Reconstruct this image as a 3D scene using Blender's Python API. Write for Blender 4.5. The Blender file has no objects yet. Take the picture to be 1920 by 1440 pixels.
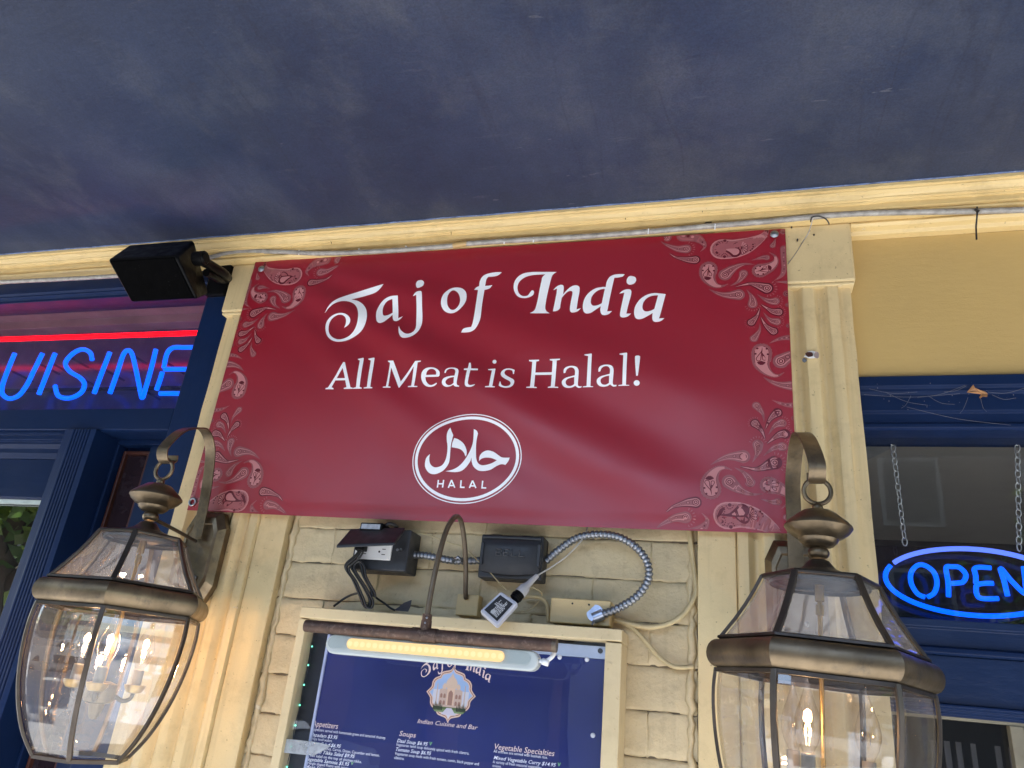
import bpy, bmesh, math, random
from mathutils import Vector, Matrix, geometry
random.seed(7)
C = bpy.context.scene.collection
SC = bpy.context.scene
PI = math.pi
rad = math.radians

# ------------------------------------------------------------------ camera
CAM = Vector((0.0, -1.332, 1.65))
RIGHT = Vector((0.9627768019546141, 0.2535455749881562, 0.09367748407152611))
UP = Vector((0.0167228127152816, -0.4017812064555955, 0.9155829889605724))
FWD = Vector((-0.2697798679533656, 0.8799355110137398, 0.3910656202021001))
FPX = 1401.2
cd = bpy.data.cameras.new('camera'); cam = bpy.data.objects.new('camera', cd); C.objects.link(cam)
cd.sensor_fit = 'HORIZONTAL'; cd.sensor_width = 36.0; cd.lens = FPX / 1920 * 36.0
cd.clip_start = 0.02; cd.clip_end = 500
cam.matrix_world = Matrix((
    (RIGHT.x, UP.x, -FWD.x, CAM.x), (RIGHT.y, UP.y, -FWD.y, CAM.y),
    (RIGHT.z, UP.z, -FWD.z, CAM.z), (0, 0, 0, 1)))
SC.camera = cam

# ------------------------------------------------------------------ sky, sun, exposure
SUN_EL, SUN_AZ = rad(56), rad(228)      # azimuth clockwise from +Y (the wall faces -Y)
w = bpy.data.worlds.new('World'); SC.world = w; w.use_nodes = True
nt = w.node_tree; bg = nt.nodes['Background']
sky = nt.nodes.new('ShaderNodeTexSky'); sky.sky_type = 'NISHITA'; sky.sun_disc = False
sky.sun_elevation = SUN_EL; sky.sun_rotation = SUN_AZ; sky.air_density = 1.0; sky.dust_density = 1.0
nt.links.new(sky.outputs[0], bg.inputs[0]); bg.inputs[1].default_value = 0.15
sd = bpy.data.lights.new('sun', 'SUN'); sd.energy = 4.3; sd.angle = rad(0.5); sd.color = (1.0, 0.965, 0.91)
sun = bpy.data.objects.new('sun', sd); C.objects.link(sun)
sdir = Vector((math.sin(SUN_AZ) * math.cos(SUN_EL), math.cos(SUN_AZ) * math.cos(SUN_EL), math.sin(SUN_EL)))
sun.rotation_euler = sdir.to_track_quat('Z', 'Y').to_euler(); sun.location = (0, -6, 8)
SC.view_settings.view_transform = 'Standard'; SC.view_settings.look = 'None'
SC.view_settings.gamma = 1.0; SC.view_settings.use_curve_mapping = False
SC.view_settings.exposure = 2.08
SC.render.engine = 'CYCLES'
SC.cycles.max_bounces = 10; SC.cycles.transparent_max_bounces = 24; SC.cycles.diffuse_bounces = 5
SC.cycles.caustics_reflective = False; SC.cycles.caustics_refractive = False
SC.cycles.sample_clamp_indirect = 6.0
try:
    SC.cycles.use_denoising = True
    SC.cycles.use_adaptive_sampling = False
    SC.cycles.denoising_prefilter = 'ACCURATE'
    SC.cycles.denoising_quality = 'HIGH'
except Exception:
    pass

# ------------------------------------------------------------------ helpers
def at(px, py, Y):
    """point of the plane y = Y seen at pixel (px, py) of the 1920 x 1440 photograph"""
    d = RIGHT * ((px - 960) / FPX) + UP * ((720 - py) / FPX) + FWD
    t = (Y - CAM.y) / d.y
    return CAM + d * t

ORG = {}
def org(o):
    return ORG.get(o.name, Vector((0, 0, 0))) if o else Vector((0, 0, 0))

class MB:
    def __init__(self): self.v = []; self.f = []
    def add(self, vs, fs):
        n = len(self.v); self.v += [Vector(p) for p in vs]; self.f += [tuple(i + n for i in f) for f in fs]
        return self
    def box(self, x0, x1, y0, y1, z0, z1):
        vs = [(x0,y0,z0),(x1,y0,z0),(x1,y1,z0),(x0,y1,z0),(x0,y0,z1),(x1,y0,z1),(x1,y1,z1),(x0,y1,z1)]
        return self.add(vs, [(0,3,2,1),(4,5,6,7),(0,1,5,4),(1,2,6,5),(2,3,7,6),(3,0,4,7)])
    def hull8(self, vs):
        return self.add(vs, [(0,3,2,1),(4,5,6,7),(0,1,5,4),(1,2,6,5),(2,3,7,6),(3,0,4,7)])
    def obox(self, c, ax, ay, az):
        c, ax, ay, az = Vector(c), Vector(ax), Vector(ay), Vector(az)
        return self.hull8([c-ax-ay-az, c+ax-ay-az, c+ax+ay-az, c-ax+ay-az, c-ax-ay+az, c+ax-ay+az, c+ax+ay+az, c-ax+ay+az])
    def prism_x(self, prof, x0, x1, caps=True):
        """closed profile of (y, z) swept along x"""
        n = len(prof); vs = [(x0, y, z) for y, z in prof] + [(x1, y, z) for y, z in prof]
        fs = [(i, (i+1) % n, n + (i+1) % n, n + i) for i in range(n)]
        if caps: fs += [tuple(range(n))[::-1], tuple(range(n, 2*n))]
        return self.add(vs, fs)
    def prism_z(self, prof, z0, z1):
        n = len(prof); vs = [(x, y, z0) for x, y in prof] + [(x, y, z1) for x, y in prof]
        fs = [(i, (i+1) % n, n + (i+1) % n, n + i) for i in range(n)] + [tuple(range(n))[::-1], tuple(range(n, 2*n))]
        return self.add(vs, fs)
    def tube(self, pts, r, seg=10, closed=False, caps=True):
        pts = [Vector(p) for p in pts]; n = len(pts)
        rs = r if isinstance(r, (list, tuple)) else [r] * n
        vs = []; fs = []
        prev = None
        for i, p in enumerate(pts):
            if closed: t = pts[(i+1) % n] - pts[i-1]
            else: t = pts[min(i+1, n-1)] - pts[max(i-1, 0)]
            if t.length < 1e-9: t = Vector((0, 0, 1))
            t.normalize()
            if prev is None:
                a = Vector((0, 0, 1)) if abs(t.z) < 0.9 else Vector((1, 0, 0))
                u = t.cross(a).normalized()
            else:
                u = prev - t * prev.dot(t)
                if u.length < 1e-6: u = t.orthogonal()
                u.normalize()
            prev = u; b = t.cross(u)
            for k in range(seg):
                a = 2 * PI * k / seg
                vs.append(p + (u * math.cos(a) + b * math.sin(a)) * rs[i])
        m = n if closed else n - 1
        for i in range(m):
            j = (i + 1) % n
            for k in range(seg):
                fs.append((i*seg + k, i*seg + (k+1) % seg, j*seg + (k+1) % seg, j*seg + k))
        if caps and not closed:
            fs.append(tuple(range(seg))[::-1]); fs.append(tuple((n-1)*seg + k for k in range(seg)))
        return self.add(vs, fs)
    def lathe(self, prof, c=(0, 0, 0), seg=24):
        """profile of (r, z) turned round the z axis at c"""
        c = Vector(c); n = len(prof); vs = []; fs = []
        for r, z in prof:
            for k in range(seg):
                a = 2 * PI * k / seg; vs.append(c + Vector((r * math.cos(a), r * math.sin(a), z)))
        for i in range(n - 1):
            for k in range(seg):
                fs.append((i*seg + k, i*seg + (k+1) % seg, (i+1)*seg + (k+1) % seg, (i+1)*seg + k))
        return self.add(vs, fs)
    def strip(self, pts, wdir, w, th):
        """flat bar of width w along wdir following pts, thickness th"""
        pts = [Vector(p) for p in pts]; wd = Vector(wdir).normalized() * (w / 2); n = len(pts); vs = []; fs = []
        for i, p in enumerate(pts):
            t = (pts[min(i+1, n-1)] - pts[max(i-1, 0)]).normalized()
            nn = t.cross(wd).normalized() * (th / 2)
            vs += [p - wd - nn, p + wd - nn, p + wd + nn, p - wd + nn]
        for i in range(n - 1):
            for k in range(4):
                fs.append((i*4 + k, i*4 + (k+1) % 4, (i+1)*4 + (k+1) % 4, (i+1)*4 + k))
        fs += [(0, 3, 2, 1), tuple((n-1)*4 + k for k in range(4))]
        return self.add(vs, fs)
    def ball(self, c, r, seg=12, rings=8, sz=1.0):
        prof = [(r * math.sin(PI * i / rings), -r * sz * math.cos(PI * i / rings)) for i in range(rings + 1)]
        prof[0] = (1e-5, prof[0][1]); prof[-1] = (1e-5, prof[-1][1])
        return self.lathe(prof, c, seg)
    def disc(self, c, r, nrm, th, seg=16):
        c = Vector(c); nrm = Vector(nrm).normalized()
        return self.tube([c - nrm * th / 2, c + nrm * th / 2], r, seg)

def link(name, me, mats, parent):
    o = bpy.data.objects.new(name, me); C.objects.link(o)
    for m in (mats if isinstance(mats, (list, tuple)) else [mats]): me.materials.append(m)
    if parent: o.parent = parent
    return o
def build(name, mb, mat, parent=None, smooth=False, bevel=0.0, bseg=2, base=None, local=False, normals=True):
    """one mesh object; coordinates are world ones unless local"""
    base = Vector(base) if base is not None else None
    off = Vector((0, 0, 0)) if local else org(parent)
    if base is not None: off = base
    me = bpy.data.meshes.new(name)
    me.from_pydata([tuple(p - off) for p in mb.v], [], mb.f); me.update()
    if normals:
        bm = bmesh.new(); bm.from_mesh(me); bmesh.ops.recalc_face_normals(bm, faces=bm.faces); bm.to_mesh(me); bm.free()
    if smooth:
        for p in me.polygons: p.use_smooth = True
    o = link(name, me, mat, parent)
    if base is not None:
        o.location = base - org(parent); ORG[o.name] = Vector(base)
    elif not local: ORG[o.name] = org(parent)
    if smooth and smooth != 'all':
        md = o.modifiers.new('edges', 'EDGE_SPLIT'); md.split_angle = rad(38)
    if bevel > 0:
        b = o.modifiers.new('bevel', 'BEVEL'); b.width = bevel; b.segments = bseg; b.limit_method = 'ANGLE'; b.angle_limit = rad(35)
        b.harden_normals = False
    return o
def tag(o, label=None, cat=None, group=None, kind=None):
    if label: o['label'] = label
    if cat: o['category'] = cat
    if group: o['group'] = group
    if kind: o['kind'] = kind
    return o
def thing(name, label, cat, loc, group=None):
    o = bpy.data.objects.new(name, None); C.objects.link(o); o.location = loc; o.empty_display_size = 0.05
    ORG[o.name] = Vector(loc)
    return tag(o, label, cat, group)
def smoothpts(pts, n=8, closed=False):
    pts = [Vector(p) for p in pts]; N = len(pts); out = []
    rng = N if closed else N - 1
    for i in range(rng):
        if closed: p0, p1, p2, p3 = pts[i-1], pts[i], pts[(i+1) % N], pts[(i+2) % N]
        else: p0, p1, p2, p3 = pts[max(i-1, 0)], pts[i], pts[i+1], pts[min(i+2, N-1)]
        for k in range(n):
            t = k / n
            out.append(0.5 * ((2*p1) + (p2-p0)*t + (2*p0-5*p1+4*p2-p3)*t*t + (3*p1-p0-3*p2+p3)*t*t*t))
    if not closed: out.append(pts[-1])
    return out
def outline(pts, n=4):
    """closed 2-D outline; a third element marks a sharp corner, the rest is rounded"""
    N = len(pts); cs = [i for i in range(N) if len(pts[i]) > 2]
    P = [Vector((p[0], p[1])) for p in pts]
    if not cs: return smoothpts(P, n, True)
    out = []
    for a, ci in enumerate(cs):
        cj = cs[(a + 1) % len(cs)]
        seq = [P[ci]]; k = ci
        while True:
            k = (k + 1) % N; seq.append(P[k])
            if k == cj: break
        s = smoothpts(seq, n) if len(seq) > 2 else [seq[0], seq[1]]
        out += s[:-1]
    return out
def fill(contours, grid=None):
    """triangles of a 2-D shape with holes"""
    vs = []; es = []
    for c in contours:
        n0 = len(vs); m = len(c); vs += [Vector((p[0], p[1])) for p in c]
        es += [(n0 + i, n0 + (i + 1) % m) for i in range(m)]
    if grid:
        x0 = min(p.x for p in vs); x1 = max(p.x for p in vs); y0 = min(p.y for p in vs); y1 = max(p.y for p in vs)
        x = x0 + grid / 2
        while x < x1:
            y = y0 + grid / 2
            while y < y1:
                vs.append(Vector((x, y))); y += grid
            x += grid
    if not grid and len(contours) == 1:
        r = geometry.delaunay_2d_cdt(vs, es, [], 1, 1e-7); return r[0], r[2]
    r = geometry.delaunay_2d_cdt(vs, es, [], 0, 1e-7)
    def inn(p):
        k = False
        for c in contours:
            m = len(c)
            for i in range(m):
                x1, y1 = c[i][0], c[i][1]; x2, y2 = c[i-1][0], c[i-1][1]
                if (y1 > p.y) != (y2 > p.y) and p.x < (x2 - x1) * (p.y - y1) / (y2 - y1) + x1: k = not k
        return k
    return r[0], [f for f in r[2] if inn((r[0][f[0]] + r[0][f[1]] + r[0][f[2]]) / 3)]

# ------------------------------------------------------------------ materials
MATS = {}
def nodes(name):
    m = bpy.data.materials.new(name); m.use_nodes = True
    return m, m.node_tree, m.node_tree.nodes['Principled BSDF']
def noise(nt, coord, scale, detail=4, rough=0.55, stretch=None):
    n = nt.nodes.new('ShaderNodeTexNoise'); n.inputs['Scale'].default_value = scale
    n.inputs['Detail'].default_value = detail; n.inputs['Roughness'].default_value = rough
    if stretch:
        mp = nt.nodes.new('ShaderNodeMapping'); mp.inputs['Scale'].default_value = stretch
        nt.links.new(coord, mp.inputs[0]); nt.links.new(mp.outputs[0], n.inputs['Vector'])
    else: nt.links.new(coord, n.inputs['Vector'])
    return n.outputs['Fac']
def ramp(nt, fac, stops):
    r = nt.nodes.new('ShaderNodeValToRGB'); e = r.color_ramp.elements
    while len(e) > 1: e.remove(e[-1])
    for i, (p, c) in enumerate(stops):
        el = e[0] if i == 0 else e.new(p)
        el.position = p; el.color = (c, c, c, 1) if isinstance(c, (int, float)) else (*c, 1)
    nt.links.new(fac, r.inputs[0]); return r.outputs[0]
def mix(nt, fac, a, b, mode='MIX'):
    n = nt.nodes.new('ShaderNodeMix'); n.data_type = 'RGBA'; n.blend_type = mode
    for s, v in ((n.inputs[0], fac), (n.inputs[6], a), (n.inputs[7], b)):
        if hasattr(v, 'is_output'): nt.links.new(v, s)
        elif isinstance(v, (int, float)): s.default_value = v
        else: s.default_value = (*v, 1)
    return n.outputs[2]
def bump(nt, bs, height, strength, dist=0.002):
    b = nt.nodes.new('ShaderNodeBump'); b.inputs['Strength'].default_value = strength; b.inputs['Distance'].default_value = dist
    nt.links.new(height, b.inputs['Height'])
    if bs.inputs['Normal'].is_linked:
        nt.links.new(bs.inputs['Normal'].links[0].from_socket, b.inputs['Normal'])
    nt.links.new(b.outputs[0], bs.inputs['Normal'])
def coords(nt):
    g = nt.nodes.new('ShaderNodeNewGeometry'); return g.outputs['Position']
def objco(nt):
    t = nt.nodes.new('ShaderNodeTexCoord'); return t.outputs['Object']
def paint(name, col, rough=0.45, var=0.12, scale=6, dirt=0.0, dirtcol=(0.12, 0.09, 0.06), bumpd=0.0006, bscale=60,
          stretch=None, spec=0.5, speck=0.0, coat=0.0, metal=0.0, local=False, bump2=0.0, b2scale=130, chips=0.0, drip=0.0, chipcol=(0.70, 0.66, 0.58)):
    m, nt, bs = nodes(name); co = objco(nt) if local else coords(nt)
    n1 = noise(nt, co, scale, 5)
    c = ramp(nt, n1, [(0.3, tuple(v * (1 - var) for v in col)), (0.7, tuple(min(1, v * (1 + var)) for v in col))])
    if dirt > 0:
        n2 = noise(nt, co, scale * 3.1, 8, 0.7)
        f = ramp(nt, n2, [(0.52, 0.0), (0.78, dirt)])
        c = mix(nt, f, c, dirtcol)
    if speck > 0:
        n3 = noise(nt, co, 170, 2, 0.5)
        f = ramp(nt, n3, [(0.70, 0.0), (0.74, speck)])
        c = mix(nt, f, c, dirtcol)
    if drip > 0:
        f = ramp(nt, noise(nt, co, 1.0, 5, 0.6, (34, 34, 1.6)), [(0.54, 0.0), (0.72, drip)])
        c = mix(nt, f, c, dirtcol)
    chipf = None
    if chips > 0:
        chipf = ramp(nt, noise(nt, co, 24, 7, 0.65), [(0.690, 0.0), (0.705, 1.0)])
        mu_ = nt.nodes.new('ShaderNodeMath'); mu_.operation = 'MULTIPLY'; mu_.inputs[1].default_value = chips; nt.links.new(chipf, mu_.inputs[0])
        c = mix(nt, mu_.outputs[0], c, chipcol)
    nt.links.new(c, bs.inputs['Base Color'])
    bs.inputs['Metallic'].default_value = metal
    bs.inputs['Specular IOR Level'].default_value = spec
    n4 = noise(nt, co, scale * 2.3, 4)
    r = ramp(nt, n4, [(0.3, max(0.285, rough - 0.1) if rough >= 0.28 else rough), (0.7, min(1, rough + 0.1) if rough >= 0.28 else rough)])
    nt.links.new(r, bs.inputs['Roughness'])
    if coat: bs.inputs['Coat Weight'].default_value = coat; bs.inputs['Coat Roughness'].default_value = 0.12
    if bumpd > 0:
        bump(nt, bs, noise(nt, co, bscale, 5, 0.6, stretch), 1.0, bumpd)
    if chipf is not None: bump(nt, bs, chipf, 1.0, -0.0006)
    if bump2 > 0: bump(nt, bs, noise(nt, co, b2scale, 6, 0.7), 1.0, bump2)
    MATS[name] = m; return m
def emit(name, col, strength, base=(0.8, 0.8, 0.8)):
    m, nt, bs = nodes(name); bs.inputs['Base Color'].default_value = (*base, 1)
    bs.inputs['Emission Color'].default_value = (*col, 1); bs.inputs['Emission Strength'].default_value = strength
    bs.inputs['Roughness'].default_value = 0.5; bs.inputs['Specular IOR Level'].default_value = 0.1
    MATS[name] = m; return m
def glass(name, tint=(0.95, 0.97, 0.97), ior=1.5, rough=0.0, wave=0.0, dust=0.0, wscale=4.0, dustcol=(0.5, 0.48, 0.44)):
    """a thin pane: what is behind seen straight through, plus the Fresnel reflection of both faces"""
    m, nt, bs = nodes(name); nt.nodes.remove(bs); out = nt.nodes['Material Output']
    tr = nt.nodes.new('ShaderNodeBsdfTransparent'); tr.inputs[0].default_value = (*tint, 1)
    gl = nt.nodes.new('ShaderNodeBsdfGlossy'); gl.inputs['Roughness'].default_value = rough
    # Schlick reflectance, the same from either side of the pane
    ge = nt.nodes.new('ShaderNodeNewGeometry'); dt = nt.nodes.new('ShaderNodeVectorMath'); dt.operation = 'DOT_PRODUCT'
    nt.links.new(ge.outputs['Normal'], dt.inputs[0]); nt.links.new(ge.outputs['Incoming'], dt.inputs[1])
    def mth(op, a, b=None):
        n = nt.nodes.new('ShaderNodeMath'); n.operation = op
        for i, v in enumerate((a, b)):
            if v is None: continue
            if hasattr(v, 'is_output'): nt.links.new(v, n.inputs[i])
            else: n.inputs[i].default_value = v
        return n.outputs[0]
    f0 = min(0.5, 1.75 * ((ior - 1) / (ior + 1)) ** 2)
    sch = mth('POWER', mth('SUBTRACT', 1.0, mth('ABSOLUTE', dt.outputs['Value'])), 5.0)
    class _m: outputs = [mth('ADD', f0, mth('MULTIPLY', sch, 1 - f0))]
    mu = _m
    mx = nt.nodes.new('ShaderNodeMixShader'); nt.links.new(mu.outputs[0], mx.inputs[0])
    nt.links.new(tr.outputs[0], mx.inputs[1]); nt.links.new(gl.outputs[0], mx.inputs[2])
    last = mx.outputs[0]; co = coords(nt)
    if wave > 0:
        b = nt.nodes.new('ShaderNodeBump'); b.inputs['Distance'].default_value = wave; b.inputs['Strength'].default_value = 1.0
        nt.links.new(noise(nt, co, wscale, 2), b.inputs['Height'])
        nt.links.new(b.outputs[0], gl.inputs['Normal']); nt.links.new(b.outputs[0], dt.inputs[0])
    if dust > 0:
        df = nt.nodes.new('ShaderNodeBsdfDiffuse'); df.inputs[0].default_value = (*dustcol, 1)
        f = ramp(nt, noise(nt, co, 14, 7, 0.7), [(0.35, dust * 0.3), (0.75, dust)])
        m2 = nt.nodes.new('ShaderNodeMixShader'); nt.links.new(f, m2.inputs[0]); nt.links.new(last, m2.inputs[1]); nt.links.new(df.outputs[0], m2.inputs[2])
        last = m2.outputs[0]
    nt.links.new(last, out.inputs[0]); MATS[name] = m; return m

CREAM = (0.62, 0.465, 0.225)
cream = paint('cream_paint', CREAM, 0.42, 0.09, 5, dirt=0.25, dirtcol=(0.24, 0.17, 0.08), bumpd=0.0009, bscale=38, speck=0.25)
cream_wood = paint('cream_wood_paint', (0.66, 0.49, 0.225), 0.36, 0.10, 4, dirt=0.45, dirtcol=(0.25, 0.17, 0.07), bumpd=0.0009, bscale=26, stretch=(0.25, 1, 1), speck=0.5, chips=0.45, bump2=0.0005, b2scale=160)
cream_board = paint('cream_board_paint', (0.55, 0.38, 0.145), 0.34, 0.08, 1.6, dirt=0.15, dirtcol=(0.45, 0.31, 0.15), bumpd=0.0004, bscale=75, stretch=(0.3, 1, 1.2), bump2=0.0003, b2scale=260, speck=0.12)
cream_post = paint('cream_pilaster_paint', (0.64, 0.50, 0.27), 0.45, 0.08, 6, dirt=0.4, dirtcol=(0.27, 0.2, 0.11), bumpd=0.0007, bscale=45, stretch=(1, 1, 0.35), speck=0.7, chips=0.5, drip=0.35, bump2=0.0004, b2scale=210)
brick_paint = paint('painted_brick', (0.56, 0.455, 0.275), 0.5, 0.12, 9, dirt=0.5, dirtcol=(0.2, 0.15, 0.09), bumpd=0.0024, bscale=30, bump2=0.0011, b2scale=120, chips=0.4, drip=0.25, speck=0.35)
mortar = paint('painted_mortar', (0.13, 0.10, 0.06), 0.7, 0.25, 14, dirt=0.6, dirtcol=(0.07, 0.05, 0.03), bumpd=0.003, bscale=60)
navy = paint('navy_gloss_paint', (0.0055, 0.016, 0.056), 0.34, 0.15, 5, bumpd=0.0006, bscale=55, stretch=(0.25, 1, 1.2), spec=0.16)
navy_v = paint('navy_upright_paint', (0.0055, 0.017, 0.062), 0.32, 0.15, 5, bumpd=0.0008, bscale=55, stretch=(1, 1, 0.18), spec=0.2)
navy_rough = paint('navy_brushed_paint', (0.006, 0.017, 0.056), 0.28, 0.15, 6, bumpd=0.0016, bscale=75, stretch=(0.35, 1, 1), spec=0.3)
black_plastic = paint('black_plastic', (0.003, 0.003, 0.0035), 0.4, 0.2, 20, dirt=0.2, dirtcol=(0.012, 0.012, 0.012), spec=0.12, bumpd=0.0002, bscale=300)
grille_mat = paint('speaker_grille', (0.0012, 0.0012, 0.0014), 0.7, 0.3, 30, speck=0.05, dirtcol=(0.2, 0.2, 0.2), bumpd=0.0004, bscale=500, spec=0.02)
grey_box = paint('charcoal_weatherproof_box', (0.026, 0.028, 0.034), 0.42, 0.2, 25, dirt=0.25, dirtcol=(0.05, 0.05, 0.05), spec=0.35, bumpd=0.0003, bscale=250)
bronze = paint('aged_bronze', (0.17, 0.128, 0.08), 0.38, 0.5, 13, dirt=0.8, dirtcol=(0.045, 0.045, 0.045), bumpd=0.0003, bscale=160, metal=0.85)
bronze_dark = paint('dark_bronze', (0.075, 0.062, 0.052), 0.4, 0.3, 18, dirt=0.4, dirtcol=(0.09, 0.06, 0.035), bumpd=0.0002, bscale=200, metal=0.8)
brass = paint('old_brass', (0.42, 0.28, 0.10), 0.33, 0.25, 30, dirt=0.35, dirtcol=(0.1, 0.07, 0.03), bumpd=0.0002, bscale=200, metal=0.9)
steel = paint('galvanised_steel', (0.26, 0.275, 0.31), 0.36, 0.15, 60, dirt=0.2, dirtcol=(0.15, 0.14, 0.13), bumpd=0.0001, bscale=300, metal=0.95)
rust = paint('rusty_pipe', (0.06, 0.032, 0.022), 0.55, 0.5, 45, dirt=0.75, dirtcol=(0.24, 0.17, 0.13), bumpd=0.0006, bscale=140, metal=0.3)
pipe_grey = paint('grey_brown_pipe', (0.10, 0.075, 0.05), 0.4, 0.2, 40, dirt=0.3, dirtcol=(0.25, 0.2, 0.13), bumpd=0.0003, bscale=150, metal=0.3)
frame_paint = paint('menu_frame_paint', (0.56, 0.455, 0.27), 0.42, 0.08, 6, dirt=0.35, dirtcol=(0.28, 0.2, 0.11), bumpd=0.0007, bscale=40, speck=0.5)
white_plastic = paint('white_plastic', (0.72, 0.73, 0.75), 0.35, 0.05, 20, dirt=0.15, dirtcol=(0.4, 0.38, 0.35), bumpd=0.0)
adapter_mat = paint('pale_grey_plastic', (0.55, 0.57, 0.66), 0.35, 0.05, 20, dirt=0.15, dirtcol=(0.35, 0.33, 0.3), bumpd=0.0)
cable_black = paint('black_cable', (0.01, 0.01, 0.011), 0.4, 0.1, 20, bumpd=0.0)
cable_cream = paint('painted_cable', (0.50, 0.40, 0.22), 0.5, 0.15, 20, dirt=0.4, bumpd=0.0005)
print_white = paint('printed_white', (0.88, 0.9, 0.95), 0.35, 0.02, 5, bumpd=0.0)
print_pink = paint('menu_print_pink', (0.85, 0.66, 0.58), 0.4, 0.02, 5, bumpd=0.0)
print_green = paint('menu_print_green', (0.25, 0.6, 0.2), 0.4, 0.02, 5, bumpd=0.0)
print_dark = paint('label_black', (0.015, 0.015, 0.02), 0.35, 0.05, 5, bumpd=0.0)
wood_brown = paint('varnished_brown_wood', (0.06, 0.02, 0.013), 0.3, 0.35, 12, dirt=0.3, dirtcol=(0.03, 0.012, 0.01), bumpd=0.0005, bscale=60, stretch=(1, 1, 0.1))
# ------------------------------------------------------------------ street in front (seen only in the reflections)
ZS = 2.626
asphalt = paint('asphalt', (0.06, 0.06, 0.062), 0.8, 0.25, 1.5, bumpd=0.004, bscale=40)
concrete = paint('pavement_concrete', (0.47, 0.475, 0.475), 0.75, 0.12, 1.2, dirt=0.2, dirtcol=(0.2, 0.18, 0.16), bumpd=0.002, bscale=40)
soil = paint('ground_earth', (0.16, 0.14, 0.10), 0.9, 0.3, 0.4, bumpd=0.01, bscale=5)
tag(build('ground', MB().box(-220, 220, -300, 60, -0.4, -0.16), soil), kind='structure')
tag(build('road', MB().box(-120, 120, -12.6, -4.6, -0.156, -0.13), asphalt), kind='structure')
tag(build('pavement', MB().box(-60, 60, -4.6, 0.6, -0.15, 0.0), concrete), kind='structure')
tag(build('pavement', MB().box(-60, 60, -16.2, -12.6, -0.15, 0.0), concrete), kind='structure')

# ------------------------------------------------------------------ canopy
def soffit_mat():
    m, nt, bs = nodes('canopy_paint'); co = coords(nt)
    n1 = noise(nt, co, 1.9, 7, 0.62); n2 = noise(nt, co, 3.0, 8, 0.65, (2.2, 0.55, 1))
    c = ramp(nt, n1, [(0.34, (0.012, 0.020, 0.048)), (0.5, (0.020, 0.031, 0.067)), (0.66, (0.040, 0.051, 0.087))])
    f = ramp(nt, n2, [(0.48, 0.0), (0.66, 0.4)])
    c = mix(nt, f, c, (0.019, 0.025, 0.046))
    # pale rubbed patches, brushed along the boards
    n3 = noise(nt, co, 6, 9, 0.72, (1.0, 0.6, 1)); f3 = ramp(nt, n3, [(0.50, 0.0), (0.70, 0.6)])
    c = mix(nt, f3, c, (0.066, 0.074, 0.096))
    n7 = noise(nt, co, 26, 6, 0.7, (0.35, 2.2, 1)); f7 = ramp(nt, n7, [(0.62, 0.0), (0.78, 0.4)])
    c = mix(nt, f7, c, (0.10, 0.105, 0.135))
    # thin dark drip lines running out from the wall
    n4 = noise(nt, co, 3.2, 2, 0.45, (2.6, 0.30, 1))
    f4 = ramp(nt, n4, [(0.490, 0.0), (0.50, 0.35), (0.510, 0.0)])
    n5 = noise(nt, co, 2.1, 2); g5 = ramp(nt, n5, [(0.50, 0.0), (0.60, 1.0)])
    mu = nt.nodes.new('ShaderNodeMath'); mu.operation = 'MULTIPLY'; nt.links.new(f4, mu.inputs[0]); nt.links.new(g5, mu.inputs[1])
    c = mix(nt, mu.outputs[0], c, (0.014, 0.017, 0.036))
    # scratches: short pale nicks in clusters
    n6 = noise(nt, co, 95, 2, 0.5, (0.25, 1, 1)); f6 = ramp(nt, n6, [(0.70, 0.0), (0.74, 1.0)])
    n8 = noise(nt, co, 4.5, 3); g8 = ramp(nt, n8, [(0.56, 0.0), (0.64, 0.28)])
    m2 = nt.nodes.new('ShaderNodeMath'); m2.operation = 'MULTIPLY'; nt.links.new(f6, m2.inputs[0]); nt.links.new(g8, m2.inputs[1])
    c = mix(nt, m2.outputs[0], c, (0.22, 0.22, 0.24))
    gr = noise(nt, co, 330, 2); c = mix(nt, 0.35, c, ramp(nt, gr, [(0.3, 0.4), (0.7, 1.6)]), 'MULTIPLY')
    nt.links.new(c, bs.inputs['Base Color'])
    r = ramp(nt, n2, [(0.3, 0.42), (0.7, 0.6)]); nt.links.new(r, bs.inputs['Roughness'])
    bs.inputs['Specular IOR Level'].default_value = 0.45
    bump(nt, bs, noise(nt, co, 90, 5, 0.6, (0.4, 1, 1)), 1.0, 0.0006)
    bump(nt, bs, noise(nt, co, 2.4, 2), 1.0, 0.012)
    return m
CAN_D = 1.25
cnp = thing('canopy', 'dark blue painted canopy ceiling with scuffs over the shop front', 'canopy', (0, -0.6, ZS))
build('soffit_board', MB().box(-6, 4.5, -CAN_D, -0.052, ZS, ZS + 0.02), soffit_mat(), cnp)
build('front_board', MB().box(-6, 4.5, -CAN_D - 0.03, -CAN_D - 0.002, ZS - 0.05, ZS + 0.22), navy, cnp)
build('roof_deck', MB().box(-6, 4.5, -CAN_D, 0.05, ZS + 0.1, ZS + 0.14), navy, cnp)
# paint line and bead of sealant where the canopy meets the cornice
random.seed(3)
pts = [(x * 0.05, -0.0535 + random.uniform(-0.0008, 0.0008), ZS - 0.0006 + random.uniform(-0.0006, 0.0006)) for x in range(-58, 30)]
build('sealant_bead', MB().tube(pts, 0.0021, 6), paint('sealant', (0.10, 0.14, 0.26), 0.25, 0.5, 40, dirt=0.6, dirtcol=(0.35, 0.37, 0.42)), cnp, smooth='all')

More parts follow.
